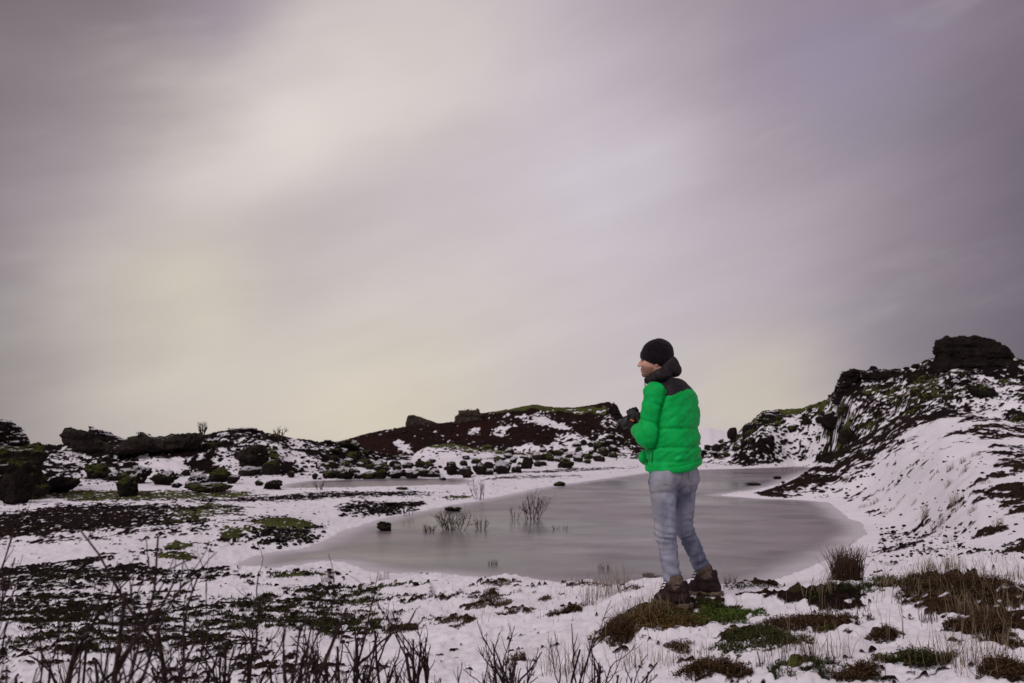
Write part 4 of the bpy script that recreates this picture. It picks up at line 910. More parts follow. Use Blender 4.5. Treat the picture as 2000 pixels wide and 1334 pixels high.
def heath(u, v, ru, rv, n, hcm, mat, label, seed=0, name='heather_clump', cat='heather', group=None, leaf=.007, extra=None):
    """dwarf shrub mat: many short stems carrying small leaves, on the ground around a photo pixel"""
    rg = np.random.default_rng(seed + 1000); rd = random.Random(seed)
    p = on_ground(u, v); s = p[1] / F
    pts = []
    f1 = on_ground(u, v + rv)[1]; f2 = on_ground(u, v - rv)[1]
    if abs(f2 - f1) > 2.5: f2 = f1 + 2.5
    ax = 1.25 * ru * s; ay = 1.25 * max(abs(f2 - f1) / 2, .06); cy = (f1 + f2) / 2
    a = rg.uniform(0, 2 * math.pi, n * 2); rr = np.sqrt(rg.random(n * 2))
    x = p[0] + (cy - p[1]) * p[0] / p[1] + np.cos(a) * rr * ax; y = cy + np.sin(a) * rr * ay
    k = 1.5 * fbm(xy0(x, y), 4.0, 4, .65, seed=seed) + .42 - .45 * rr ** 2 > rg.uniform(-.05, .30, n * 2)
    x, y, rr = x[k][:n], y[k][:n], rr[k][:n]; m = len(x)
    P = np.stack([x, y, np.maximum(grid_lookup(H, x, y), 0) - .01], -1)
    h = .72 * hcm / 100 * (1 - .45 * rr ** 2) * rg.uniform(.35, 1.1, m) * (1 + .5 * fbm(P, 4, 2, seed=seed + 3))
    lx = rg.normal(0, .35, m) * h; ly = rg.normal(0, .35, m) * h
    V, Fc, tip, var = blade_mesh(P, h, lx, ly, .003, rg)
    Vs, Fs, ts, vs, off = [V], [Fc], [tip], [var], len(V)
    nl = 7
    for j in range(nl):
        t = rg.uniform(.25, 1.02, m); c = P + np.stack([lx * t ** 2, ly * t ** 2, h * t], -1)
        az = rg.uniform(0, 2 * math.pi, m); L_ = leaf * rg.uniform(.7, 1.5, m)
        o = np.stack([np.cos(az), np.sin(az), rg.uniform(-.1, .9, m)], -1) * L_[:, None]; sd = np.stack([-np.sin(az), np.cos(az), 0 * az], -1) * L_[:, None] * .42
        q = np.stack([c, c + o * .5 + sd, c + o, c + o * .5 - sd], 1).reshape(-1, 3)
        f = (np.arange(m)[:, None, None] * 4 + np.array([[0, 1, 2], [0, 2, 3]])[None]).reshape(-1, 3) + off
        Vs.append(q); Fs.append(f); ts.append(np.repeat(t, 4)); vs.append(np.repeat(rg.random(m), 4)); off += len(q)
    V = np.concatenate(Vs) - p
    o = mesh_np(name, V, np.concatenate(Fs), M[mat], smooth=False, attrs={'tip': np.concatenate(ts), 'var': np.concatenate(vs)}, loc=tuple(p))
    return tag(o, label, cat, group)
def build_heath():
    H_ = [  # around the man
     (1270, 1212, 96, 24, 3600, 6, 'heath_gold', "golden brown heather mat just left of the man's near boot"), (1345, 1206, 50, 10, 1000, 4, 'heath_green', "dull green mat directly under the man's near boot"),
     (1392, 1182, 46, 7, 800, 4, 'heath_green', "thin brown green mat under the man's far boot"), (1425, 1206, 58, 13, 1500, 5, 'mossy', "bright green moss cushion right of the man's boots"),
     (1475, 1245, 88, 22, 2400, 6, 'heath_green', 'dark green crowberry mat below the bright moss'), (1590, 1222, 88, 13, 1500, 8, 'heath', 'brown heather strip right of the crowberry mat'),
     (1205, 1238, 26, 20, 900, 12, 'heath', 'small dark heather bush hanging over the snow edge'), (1120, 1190, 18, 7, 260, 7, 'heath', 'small heather tuft left of the golden mat'),
     (1578, 1308, 56, 22, 1400, 9, 'heath_green', 'green sprigged heath at the bottom right of centre'), (1395, 1308, 70, 12, 1000, 8, 'heath', 'brown heath strip at the bottom below the moss'),
     (1785, 1287, 62, 12, 1000, 8, 'heath_green', 'dark green strip of heath on the right snow'), (1885, 1152, 120, 32, 3400, 8, 'heath', 'large brown heather mound at the right edge behind the snow hollow'),
     (1940, 1230, 62, 24, 2000, 8, 'heath', 'dark heather bank at the right edge in front'), (1655, 1150, 66, 10, 700, 6, 'heath_green', 'green turf at the foot of the brown rush tuft'), (1750, 1142, 40, 12, 900, 9, 'heath_green', 'dark mat between the rush tuft and the heather mound'),
     (1730, 1238, 30, 8, 350, 7, 'heath', 'thin brown sprigs in the right snow hollow'), (1950, 1312, 50, 14, 800, 9, 'heath', 'brown heath in the bottom right corner'), (1690, 1316, 50, 12, 500, 7, 'heath', 'sparse brown heath at the bottom edge'),
     (1480, 1143, 50, 5, 500, 5, 'heath_green', 'thin green mat on the bank behind the far boot'), (1005, 1290, 20, 10, 200, 6, 'heath', 'tiny heath sprigs at the bottom centre'), (1330, 1268, 26, 8, 260, 6, 'heath', 'small brown sprigs on the snow below the golden mat')]
    for i, (u, v, a, b, n, h, m, lb) in enumerate(H_):
        nm, ct = ('moss_cushion', 'moss') if m == 'mossy' else ('heather_clump', 'heather')
        heath(u, v, a, b, n, h, m, lb, seed=i, name=nm, cat=ct)
    # small dark cushions on the near bank left of the man
    for i, (u, v, a, b) in enumerate(sorted([(788, 1232, 24, 8), (886, 1209, 44, 6), (940, 1183, 30, 5), (952, 1168, 26, 5), (916, 1166, 16, 4), (985, 1140, 16, 4), (1010, 1195, 34, 4), (1085, 1198, 26, 4), (1130, 1142, 30, 5), (880, 1163, 20, 4), (1230, 1150, 20, 5), (985, 1180, 20, 4), (1180, 1145, 16, 4), (1065, 1170, 12, 4), (1270, 1124, 20, 4), (765, 1232, 14, 5), (900, 1222, 18, 5), (960, 1153, 14, 4)])):
        heath(u, v, a, b, 160 + a * 6, 5, 'heath', ORD[i] + ' small heather cushion from the left on the snowy near bank', seed=100 + i, group='heather cushions on the near bank')
build_heath()
# turf hummock with the rush tuft on it
rock('turf_hummock', 1640, 1192, 120, 40, 'turf', 'black turf hummock under the brown rush tuft', 'hummock', level=4, depth=.6, blocky=.2, rough=.35, d=5.25, seed=171, sink=.8)
rock('turf_hummock', 1562, 1172, 40, 34, 'turf', 'small dark hummock left of the rush tuft', 'hummock', level=4, depth=.8, blocky=.2, rough=.35, d=5.4, seed=172, sink=.7)
tuft(1656, 1168, 68, 60, 560, 'rush', 'dense upright brown rush tuft on the turf hummock', 'rush', seed=1, spread=.27, w=.005, name='rush_tuft', d=5.5)
tuft(1250, 1200, 34, 150, 260, 'straw', 'short straw grass growing through the golden heather mat', seed=3, spread=.35, w=.003)
tuft(1600, 1162, 44, 70, 60, 'straw', 'thin pale grass left of the brown rush tuft', seed=2, spread=.28)
G1 = 'pale grass stalks on the right bank'
for i, (u, v, h, w, n) in enumerate(sorted([(1740, 1145, 46, 60, 70), (1840, 1115, 50, 70, 130), (1800, 1122, 44, 50, 80), (1900, 1118, 40, 90, 90), (1975, 1130, 50, 60, 70), (1940, 1200, 60, 70, 60), (1880, 1190, 60, 60, 50)])):
    tuft(u, v, h * .6, w, int(n * .7), 'straw', ORD[i] + ' pale grass tuft from the left on the right heather mound', 'grass tuft', G1, seed=10 + i, spread=.22)
for i, (u, v, h, w, n, lb) in enumerate([(1815, 1215, 40, 36, 40, 'spiky dark stems in the right snow hollow'), (1190, 1165, 62, 70, 110, 'pale dry grass left of the golden heather mat'), (1150, 1180, 50, 30, 40, 'thin pale grass at the snow edge left of the golden mat'), (1535, 1290, 60, 110, 60, 'sparse dark stalks below the crowberry mat'), (1640, 1205, 36, 120, 60, 'row of short dark stalks in front of the hummock'), (1890, 1290, 70, 150, 70, 'tall thin stalks in the bottom right snow'), (1620, 1290, 60, 120, 50, 'thin stalks beside the green sprigged heath'), (1330, 1290, 40, 120, 50, 'wispy stalks on the snow at the bottom'), (1230, 1300, 50, 80, 40, 'wispy tan stalks near the bottom centre'), (1100, 1318, 70, 90, 60, 'tan stalks among the curved shrub'), (1425, 1140, 20, 26, 70, 'small reddish tuft on the bank right of the man'), (1180, 1112, 16, 26, 50, 'small reddish tuft on the bank edge left of the man'), (962, 1103, 14, 22, 50, 'small brown tuft on the bank edge in front of the ice'), (640, 1138, 24, 28, 60, 'reddish grass tuft on the near pond shore'), (750, 1133, 20, 24, 50, 'reddish grass tuft in the mossy near shore'), (845, 1163, 26, 14, 30, 'thin reddish grass in the snow'), (1010, 1158, 10, 20, 40, 'tiny red brown tuft in the middle of the near bank')]):
    tuft(u, v, h, w, n, 'rush' if ('reddish' in lb or 'dark' in lb or 'brown' in lb) else 'straw', lb, 'grass tuft', None, seed=30 + i, spread=.22, w=.003)
# single tall straws
for i, (u, v, h, lb) in enumerate([(1605, 1212, 82, 'tall single yellow straw in front of the dark hummock'), (1735, 1260, 90, 'tall thin straw in the right snow hollow'), (1765, 1250, 110, 'tallest thin straw right of centre'), (1720, 1335, 60, 'short stout stalk at the bottom edge'), (1220, 1122, 30, 'thin straw on the bank left of the man'), (1540, 1240, 60, 'pale straw beside the heather strip')]):
    tuft(u, v, h, 8, 3, 'straw', lb, 'grass stalk', None, seed=60 + i, spread=.06, w=.003, name='grass_stalk')
# pale tufts dotted over the snowy spur
for i, (u, v, h, w, n) in enumerate(sorted([(1855, 920, 14, 14, 40), (1880, 905, 12, 12, 36), (1862, 985, 26, 22, 70), (1806, 1015, 30, 14, 50), (1852, 950, 16, 14, 40), (1708, 985, 12, 16, 36), (1652, 945, 14, 8, 30), (1690, 990, 8, 26, 40), (1740, 1000, 10, 26, 40), (1760, 978, 8, 20, 36), (1830, 1035, 22, 30, 60), (1865, 1000, 18, 40, 60), (1900, 1000, 14, 20, 40), (1950, 1030, 24, 26, 50), (1820, 935, 8, 14, 30), (1880, 925, 14, 22, 40), (1640, 960, 8, 10, 26), (1785, 985, 9, 12, 26), (1850, 1060, 18, 20, 30), (1905, 890, 10, 26, 40), (1960, 905, 12, 40, 50), (1925, 945, 12, 30, 40)])):
    tuft(u, v, h, w, n, 'straw' if i % 3 else 'rush', ORD[i] + ' dry grass tuft from the left on the snowy spur', 'grass tuft', 'grass tufts on the snowy spur', seed=80 + i, spread=.3)
def loose_grass():
    """thin straws nobody could count, over the near bank"""
    rg = np.random.default_rng(77); P = []
    for (u0, u1, v0, v1, n) in [(1180, 2000, 1180, 1330, 260), (1060, 1300, 1110, 1180, 120), (1700, 2000, 1090, 1180, 260), (850, 1250, 1110, 1220, 160), (1850, 2000, 1180, 1330, 160)]:
        for _ in range(n):
            p = on_ground(rg.uniform(u0, u1), rg.uniform(v0, v1))
            if p[1] < 11 and p[2] > .2: P.append(p)
    P = np.array(P); h = rg.uniform(.03, .15, len(P))
    o = blades('loose_grass', P - np.array([0, 0, .01]), h, .25, .0028, 'straw', rg)
    tag(o, 'thin dry straws scattered over the snowy near bank', 'grass', kind='stuff')
    Q = []
    for (u0, u1, v0, v1, n) in [(440, 760, 1110, 1240, 1500), (0, 440, 1110, 1270, 900), (700, 1000, 1130, 1230, 300)]:
        for _ in range(n):
            p = on_ground(rg.uniform(u0, u1), rg.uniform(v0, v1))
            if grid_lookup(SNOWF, p[0], p[1]) < .5: Q.append(p)
    Q = np.array(Q); Q = np.repeat(Q, 6, 0) + np.concatenate([rg.normal(0, .03, (len(Q) * 6, 2)), np.zeros((len(Q) * 6, 1))], 1)
    Q[:, 2] = grid_lookup(H, Q[:, 0], Q[:, 1]) - .004
    o = blades('moss_sprigs', Q, rg.uniform(.012, .045, len(Q)), .5, .009, 'heath_green', rg)
    tag(o, 'low moss sprigs on the bare patches of the plain', 'moss', kind='stuff')
loose_grass()
# ------------------------------------------------------------------ the walker
def nrm(v): v = np.asarray(v, float); return v / np.linalg.norm(v)
def smooth_mesh(V, Q, n=2):
    for _ in range(n):
        S = np.zeros_like(V); c = np.zeros(len(V))
        for i in range(4):
            a, b = Q[:, i], Q[:, (i + 1) % 4]
            np.add.at(S, a, V[b]); np.add.at(c, a, 1); np.add.at(S, b, V[a]); np.add.at(c, b, 1)
        V = V * .5 + .5 * S / np.maximum(c, 1)[:, None]
    return V
def mat_cloth(name, c0, c1, scale, rough, spec, bump, sheen=0.0, fine=400):
    m, nt, b = new_mat(name); q = NB(nt); p = q.obj()
    n = q.noise(p, scale, 5, .6); f = q.noise(p, fine, 2, .5)
    q.l(q.mix(c0, c1, q.step(.35, .65, n)), b.inputs['Base Color']); b.inputs['Roughness'].default_value = rough; b.inputs['Specular IOR Level'].default_value = spec
    if sheen: b.inputs['Sheen Weight'].default_value = sheen
    q.bump(q.m('ADD', n, q.m('MULTIPLY', f, .25)), bump, .01, b); return m
def mat_denim():
    m, nt, b = new_mat('faded_denim'); q = NB(nt); p = q.obj()
    mp = q.n('ShaderNodeMapping'); q.l(p, mp.inputs[0]); mp.inputs['Scale'].default_value = (1, 1, .45)
    n = q.noise(mp.outputs[0], 9, 5, .6); f = q.noise(p, 160, 3, .6)
    c = q.mix((.095, .112, .185), (.335, .345, .430), q.step(.34, .66, n)); c = q.mix(c, (.26, .26, .31), q.m('MULTIPLY', f, .4))
    c = q.mix(c, (.43, .40, .38), q.m('MULTIPLY', q.attr('fade_and_light'), .5))  # paler worn seat, plus edge light painted into the denim colour
    q.l(c, b.inputs['Base Color']); b.inputs['Roughness'].default_value = .9; b.inputs['Specular IOR Level'].default_value = .08
    q.bump(q.m('ADD', n, q.m('MULTIPLY', f, .5)), .35, .01, b); return m
def mat_skin():
    m, nt, b = new_mat('skin'); q = NB(nt); p = q.obj()
    n = q.noise(p, 60, 3); c = q.mix((.50, .27, .19), (.60, .35, .25), n)
    st = q.m('MULTIPLY', q.attr('beard'), q.m('ADD', .35, q.m('MULTIPLY', q.noise(p, 300, 2), .7)))
    c = q.mix(c, (.085, .045, .032), st); c = q.mix(c, (.42, .13, .11), q.attr('lip'))
    q.l(c, b.inputs['Base Color']); b.inputs['Roughness'].default_value = .5; b.inputs['Subsurface Weight'].default_value = .1; b.inputs['Subsurface Radius'].default_value = (.01, .004, .002)
    b.inputs['Specular IOR Level'].default_value = .3; return m
M['green'] = mat_cloth('green_nylon', (.000, .37, .062), (.000, .45, .088), 18, .55, .15, .25)
M['yoke'] = mat_cloth('black_nylon', (.011, .008, .009), (.022, .017, .019), 18, .6, .2, .25)
M['knit'] = mat_cloth('black_knit', (.006, .004, .006), (.013, .009, .011), 60, .95, .05, .6, .1)
M['glove'] = mat_cloth('black_glove', (.008, .006, .007), (.022, .018, .019), 50, .7, .2, .4)
M['denim'] = mat_denim(); M['skin'] = mat_skin()
M['boot'] = mat_cloth('dark_boot_leather', (.012, .006, .006), (.036, .018, .016), 30, .75, .2, .5)
M['shaft'] = mat_cloth('taupe_boot_suede', (.085, .058, .048), (.135, .098, .080), 30, .9, .08, .5)
M['sole'] = mat_cloth('tan_boot_sole', (.110, .078, .055), (.180, .135, .100), 40, .85, .1, .5)
M['camblack'] = mat_cloth('camera_body', (.010, .010, .011), (.016, .016, .017), 80, .5, .4, .2)
M['lens'] = mat_cloth('lens_barrel', (.03, .03, .032), (.05, .048, .05), 80, .35, .5, .1)
M['orange'] = mat_cloth('orange_tab', (.55, .12, .02), (.65, .16, .03), 50, .6, .2, .2)
M['eye'] = mat_cloth('eye', (.02, .012, .01), (.05, .03, .02), 80, .2, .5, 0.05)
M['green_dark'] = mat_cloth('green_lining', (.000, .10, .022), (.000, .14, .03), 18, .7, .1, .2)

D0 = 5.42
def J(px, py, dd=0.0): return at(px, py, D0 + dd)
def build_person():
    root = empty('person', tuple((FOOT_L + FOOT_R) / 2 + np.array([0, 0, -.0])))
    tag(root, 'man in green and black puffer jacket, black beanie and faded jeans on the bank', 'person')
    O = np.array(root.location)
    def part(name, V, Q, mat, parent=None, attrs=None, smooth=True):
        o = mesh_np(name, np.asarray(V) - O, Q, M[mat], parent or root, smooth=smooth, attrs=attrs)
        return o
    Fw = nrm((-.76, .65, 0)); Rt = np.array([Fw[1], -Fw[0], 0.0]); UP = np.array([0, 0, 1.0])
    Fh = nrm((-.955, .28, -.05)); Lh = nrm(np.cross(UP, Fh)); Uh = np.cross(Fh, Lh)
    # ---- joints
    neck = J(1301, 742); chest = J(1312, 790); waist = J(1314, 860); hem = J(1315, 905); hip = J(1316, 935)
    shL, elL, wrL = J(1279, 768, -.135), J(1266, 851, -.09), J(1247, 842, .13)
    shR, elR, wrR = J(1337, 776, .13), J(1326, 850, .34), J(1258, 836, .36)
    hL, kL, aL = J(1294, 945, -.09), J(1300, 1040, -.12), J(1313, 1130, -.085)
    hR, kR, aR = J(1335, 945, .09), J(1336, 1030, .07), J(1371, 1108, .18)
    skull = J(1281, 694, .02)
    # ---- torso as a stack of ellipses
    TZ = [(J(1316, 921)[2], hem, .176, .160), (J(1315, 905)[2], hem, .178, .164), (J(1315, 880)[2], J(1315, 880), .188, .172), (J(1313, 840)[2], J(1313, 840), .194, .172), (J(1312, 800)[2], J(1312, 800), .202, .166), (J(1311, 772)[2], J(1311, 772), .199, .153), (J(1308, 757)[2], J(1308, 757), .176, .135), (J(1304, 746)[2], J(1304, 746), .125, .11), (J(1301, 738)[2], J(1301, 738), .085, .085)]
    tz = np.array([t[0] for t in TZ]); tc = np.array([t[1] for t in TZ]); tw = np.array([t[2] for t in TZ]); tdp = np.array([t[3] for t in TZ])
    ZT, ZB = tz.max(), tz.min()
    def torso(P, grow=0.0):
        z = P[..., 2]; cx = np.interp(z, tz, tc[:, 0]); cy = np.interp(z, tz, tc[:, 1]); w = np.interp(z, tz, tw) + grow; dd = np.interp(z, tz, tdp) + grow
        dx, dy = P[..., 0] - cx, P[..., 1] - cy
        a = (dx * Rt[0] + dy * Rt[1]) / w; b = (dx * Fw[0] + dy * Fw[1]) / dd
        d = ((np.abs(a) ** 2.3 + np.abs(b) ** 2.3) ** (1 / 2.3) - 1) * np.minimum(w, dd)
        tl = .19 * (dx * Rt[0] + dy * Rt[1])
        return np.maximum(d, np.maximum(z - ZT - grow, ZB + .018 + tl - grow - z) * .8), dx * Rt[0] + dy * Rt[1], dx * Fw[0] + dy * Fw[1]
    px_m = D0 / F
    def puff(x, seams, depth):
        """quilted chambers between seam positions: bulge in the middle, pinched at the seams"""
        out = np.zeros_like(x)
        for s_, k in seams:
            out += k * depth * (1.1 * np.exp(-((x - s_) / .008) ** 2) + .25 * np.exp(-((x - s_) / .036) ** 2))
        return out
    zs = lambda py: J(1313, py)[2]
    def jacket(P):
        t, r, f = torso(P)
        # seams sag a little on one side, as on the photograph
        zz = P[..., 2] - .035 * r - .10 * np.clip(r, -1, 0) * 0
        seams = [(zs(757), .5), (zs(794), .30), (zs(836), 1.0), (zs(872), 1.1), (zs(899), .5)]
        wr = fbm(np.stack([P[..., 0] * 2.0 + P[..., 2] * 2.2, P[..., 1] * 2, P[..., 2] * 8 - P[..., 0] * 5], -1), 2.0, 3, .55, seed=3)
        wr3 = fbm(np.stack([P[..., 0] * 6 + P[..., 2] * 10, P[..., 1] * 6, P[..., 2] * 22 - P[..., 0] * 16], -1), 1.0, 3, .6, seed=17)
        t = t + puff(zz, seams, .010) - .012 * wr - .009 * wr3 * (1 + np.exp(-((zz - zs(880)) / .05) ** 2))
        aL_ = capsule(P, shL, elL, .083, .077); u = along(P, shL, elL); Lu = np.linalg.norm(elL - shL)
        aL_ = aL_ + puff((u + .10 * (P - shL) @ Fw / Lu) * Lu, [(.22 * Lu, .6), (.66 * Lu, .9)], .010)
        fL = capsule(P, elL, wrL, .076, .060); u2 = along(P, elL, wrL); Lf = np.linalg.norm(wrL - elL)
        fL = fL + puff(u2 * Lf, [(.35 * Lf, .9)], .010)
        wr2 = fbm(P * np.array([1, 1, 1.8]), 9.0, 3, .5, seed=7)
        wr4 = fbm(np.stack([P[..., 0] * 9, P[..., 1] * 9, P[..., 2] * 24 + P[..., 0] * 14], -1), 1.0, 3, .6, seed=19)
        armL = smin(aL_, fL, .06) + .006 - .008 * wr2 - .008 * wr4
        armR = smin(capsule(P, shR, elR, .076, .074), capsule(P, elR, wrR, .074, .058), .03)
        # the near arm hangs off the torso with a crease between them
        d = smin(t, armL, .018); d = smin(d, armR, .03)
        d = smin(d, ellipsoid(P, J(1268, 893, .20), (Rt, Fw, UP), (.12, .05, .06)), .03)
        cr = np.exp(-((t - armL) / .010) ** 2) * (np.abs(t) < .04) * .020
        return d + cr
    pts = [shL, elL, wrL, shR, elR, wrR, J(1301, 735), J(1316, 921), chest]
    V, Q = sculpt(jacket, pts, .24, .008)
    V = smooth_mesh(V, Q, 1)
    t, r, f = torso(V)
    armL = np.minimum(capsule(V, shL, elL, .083, .077), capsule(V, elL, wrL, .076, .06)); armR = np.minimum(capsule(V, shR, elR, .076, .074), capsule(V, elR, wrR, .074, .058))
    zy = np.interp(r, [-.16, -.10, -.02, .12, .2], [zs(774), zs(766), zs(761), zs(759), zs(760)])
    yk = (V[:, 2] > zy) & (armL > t + .004 - .02 * np.clip((V[:, 2] - zs(757)) / .06, 0, 1)) & (r > -.175)
    fy = yk[Q].sum(1) >= 2
    def sub(Vx, Qx, mask):
        q = Qx[mask]; used, inv = np.unique(q, return_inverse=True); return Vx[used], inv.reshape(q.shape)
    part('jacket', *sub(V, Q, ~fy), 'green'); yo = part('jacket_yoke', *sub(V, Q, fy), 'yoke'); yo['label'] = 'black yoke over the shoulders of the jacket'
    # hem band
    def hemband(P):
        t, r, f = torso(P, .004); z0, z1 = zs(912) - .0, zs(901)
        tilt = .19 * r
        zz = P[..., 2] - tilt
        return np.maximum(np.abs(t) - .011, np.maximum(z0 - zz, zz - z1))
    # (the band follows the same cloth as the jacket)
    part('hem', *sculpt(hemband, [J(1255, 916), J(1375, 916), J(1315, 898, .2), J(1315, 898, -.2)], .06, .008), 'green')
    # front flap and pocket shadow side
    # ---- hood and collar
    def hood(P):
        d = capsule(P, J(1266, 741, .07), J(1288, 732, -.115), .026, .036)
        d = smin(d, capsule(P, J(1288, 733, -.115), J(1316, 722, -.035), .033, .046), .03)
        d = smin(d, capsule(P, J(1316, 722, -.035), J(1315, 724, .12), .046, .040), .03)
        d = smin(d, capsule(P, J(1316, 722, .12), J(1272, 740, .20), .045, .03), .03)
        d = smin(d, capsule(P, J(1268, 744, .10), J(1272, 742, .20), .026, .028), .03)
        d = smin(d, capsule(P, J(1314, 706, -.03), J(1314, 706, .08), .026, .026), .035)
        d = smin(d, capsule(P, J(1290, 733, -.09), J(1310, 705, -.035), .028, .030), .03)
        wr = fbm(P * np.array([1, 1, 2.0]), 12, 3, .5, seed=12)
        crease = np.exp(-((P - J(1300, 722, -.1)) @ nrm((.55, 0, .83)) / .010) ** 2) * .006
        return d - .006 * wr + crease
    part('hood', *sculpt(hood, [J(1260, 745, .07), J(1290, 733, -.12), J(1318, 700, -.03), J(1318, 722, .12), J(1272, 740, .2)], .08, .006), 'yoke')
    # draw cord
    Vs, Fs = [], []; c0 = J(1260, 741, .04)
    tube(Vs, Fs, None, [c0, c0 + [-.002, 0, -.02], c0 + [-.001, 0, -.045], c0 + [.002, 0, -.06]], [.0035] * 4, 5); part('draw_cord', np.concatenate(Vs), np.concatenate(Fs), 'knit')
    # zip and pocket zip as thin strips on the left side of the jacket
    Vs, Fs = [], []
    zt = [J(1277, 868, -.185), J(1275, 880, -.188), J(1274, 893, -.186), J(1273, 904, -.183)]
    tube(Vs, Fs, None, zt, [.004] * 4, 5); part('pocket_zip', np.concatenate(Vs), np.concatenate(Fs), 'green_dark')
    # ---- body: one continuous figure, only the face shows
    def body(P):
        d = ellipsoid(P, skull, (Fh, Lh, Uh), (.098, .076, .108))
        jaw = skull + Fh * .045 - Uh * .085
        d = smin(d, ellipsoid(P, jaw, (Fh, Lh, Uh), (.058, .055, .060)), .035)
        d = smin(d, ellipsoid(P, skull + Fh * .088 - Uh * .128, (Fh, Lh, Uh), (.018, .024, .017)), .022)       # chin
        d = smin(d, capsule(P, skull + Fh * .094 - Uh * .020, skull + Fh * .119 - Uh * .060, .007, .0125), .010)  # nose
        for s in (-1, 1):
            d = smin(d, ellipsoid(P, skull + Fh * .108 - Uh * .064 + Lh * s * .012, (Fh, Lh, Uh), (.010, .008, .007)), .006)
            d = smin(d, capsule(P, skull + Fh * .093 - Uh * .012 + Lh * s * .012, skull + Fh * .078 - Uh * .010 + Lh * s * .045, .008, .007), .012)  # brow
            d = smin(d, ellipsoid(P, skull + Fh * .074 - Uh * .058 + Lh * s * .042, (Fh, Lh, Uh), (.020, .016, .018)), .02)  # cheekbone
            eye = ellipsoid(P, skull + Fh * .098 - Uh * .032 + Lh * s * .032, (Fh, Lh, Uh), (.016, .015, .011)); d = np.maximum(d, -smin(-d, -eye, .0) if False else d); d = -smin(-d, eye, .010)
            ear = ellipsoid(P, skull - Fh * .008 - Uh * .046 + Lh * s * .068, (nrm(Fh * .95 - Lh * s * .3), Lh, Uh), (.018, .009, .032)); d = smin(d, ear, .008)
        d = smin(d, ellipsoid(P, skull + Fh * .103 - Uh * .090, (Fh, Lh, Uh), (.010, .023, .0065)), .006)      # lips
        d = smin(d, ellipsoid(P, skull + Fh * .101 - Uh * .104, (Fh, Lh, Uh), (.010, .020, .0070)), .006)
        d = np.maximum(d, -(ellipsoid(P, skull + Fh * .114 - Uh * .0965, (Fh, Lh, Uh), (.012, .018, .0028))))
        d = smin(d, capsule(P, skull - Fh * .02 - Uh * .07, J(1302, 752), .056, .062), .03)
        d = smin(d, capsule(P, J(1305, 775), J(1314, 900), .10, .11), .06)
        d = smin(d, capsule(P, J(1294, 782, -.07), J(1328, 782, .07), .05, .05), .05)
        for a, b, c in ((shL, elL, wrL), (shR, elR, wrR)):
            d = smin(d, capsule(P, a, b, .040, .038), .02); d = smin(d, capsule(P, b, c, .038, .030), .02)
        d = smin(d, capsule(P, J(1303, 925, -.05), J(1327, 925, .05), .11, .11), .05)
        for a, b, c in ((hL, kL, aL), (hR, kR, aR)):
            d = smin(d, capsule(P, a, b, .072, .052), .04); d = smin(d, capsule(P, b, c, .052, .036), .02)
        return d
    bp = [skull + UP * .12, skull + Fh * .14, shL, shR, elL, elR, wrL, wrR, aL, aR, kL]
    lo, hi = np.array(bp).min(0) - .12, np.array(bp).max(0) + .12
    P = grid_of(lo, hi, .010); Vb, Qb = surface_nets(body(P), lo, .010)
    # finer head, coarser limbs: the head is sampled again on a fine grid and both share one mesh
    zc = neck[2] + .005
    hp = grid_of(skull - .20, skull + .17, .0042); Vh, Qh = surface_nets(body(hp), skull - .20, .0042)
    keepb = (Vb[Qb][:, :, 2].max(1) < zc + .012); keeph = (Vh[Qh][:, :, 2].min(1) > zc - .004)
    V1, Q1 = sub(Vb, Qb, keepb); V2, Q2 = sub(Vh, Qh, keeph)
    V2 = smooth_mesh(V2, Q2, 1)
    Vc = np.concatenate([V1, V2]); Qc = np.concatenate([Q1, Q2 + len(V1)])
    hf, hl, hu = (Vc - skull) @ Fh, (Vc - skull) @ Lh, (Vc - skull) @ Uh
    beard = sstep(-.070, -.092, hu) * sstep(.0, .03, hf) + np.exp(-((hu + .080) / .007) ** 2) * (hf > .085)
    lip = np.exp(-((hu + .097) / .009) ** 2 - (hl / .02) ** 2) * (hf > .095)
    brow = np.exp(-((hu + .014) / .005) ** 2) * (hf > .06) * (np.abs(hl) > .012)
    beard = np.clip(beard * .95 * (1 - lip) + brow, 0, 1)
    part('body', Vc, Qc, 'skin', attrs={'beard': beard, 'lip': np.clip(lip, 0, 1) * .8})
    for s in (-1, 1):
        c = skull + Fh * .0835 - Uh * .032 + Lh * s * .031
        D, Fc = ico(2); part('eye', D * .0115 + c, Fc, 'eye')
    # ---- beanie
    hc = skull + Uh * .002 - Fh * .006
    def beanie(P):
        d = ellipsoid(P, hc, (Fh, Lh, Uh), (.107, .090, .107))
        d = smin(d, ellipsoid(P, hc - Fh * .030 + Uh * .008, (Fh, Lh, Uh), (.082, .084, .096)), .03)
        hu_ = (P - skull) @ Uh; hf_ = (P - skull) @ Fh
        fold = -.005 * sstep(.028, .018, hu_ - .30 * hf_ + .02)
        d = d + fold + .0015 * np.sin(np.arctan2((P - skull) @ Lh, hf_) * 46) + .004 * fbm(P, 14, 2, .5, seed=4)
        return np.maximum(d, -(hu_ - .56 * hf_ + .074))
    part('beanie', *sculpt(beanie, [hc], .17, .005), 'knit')
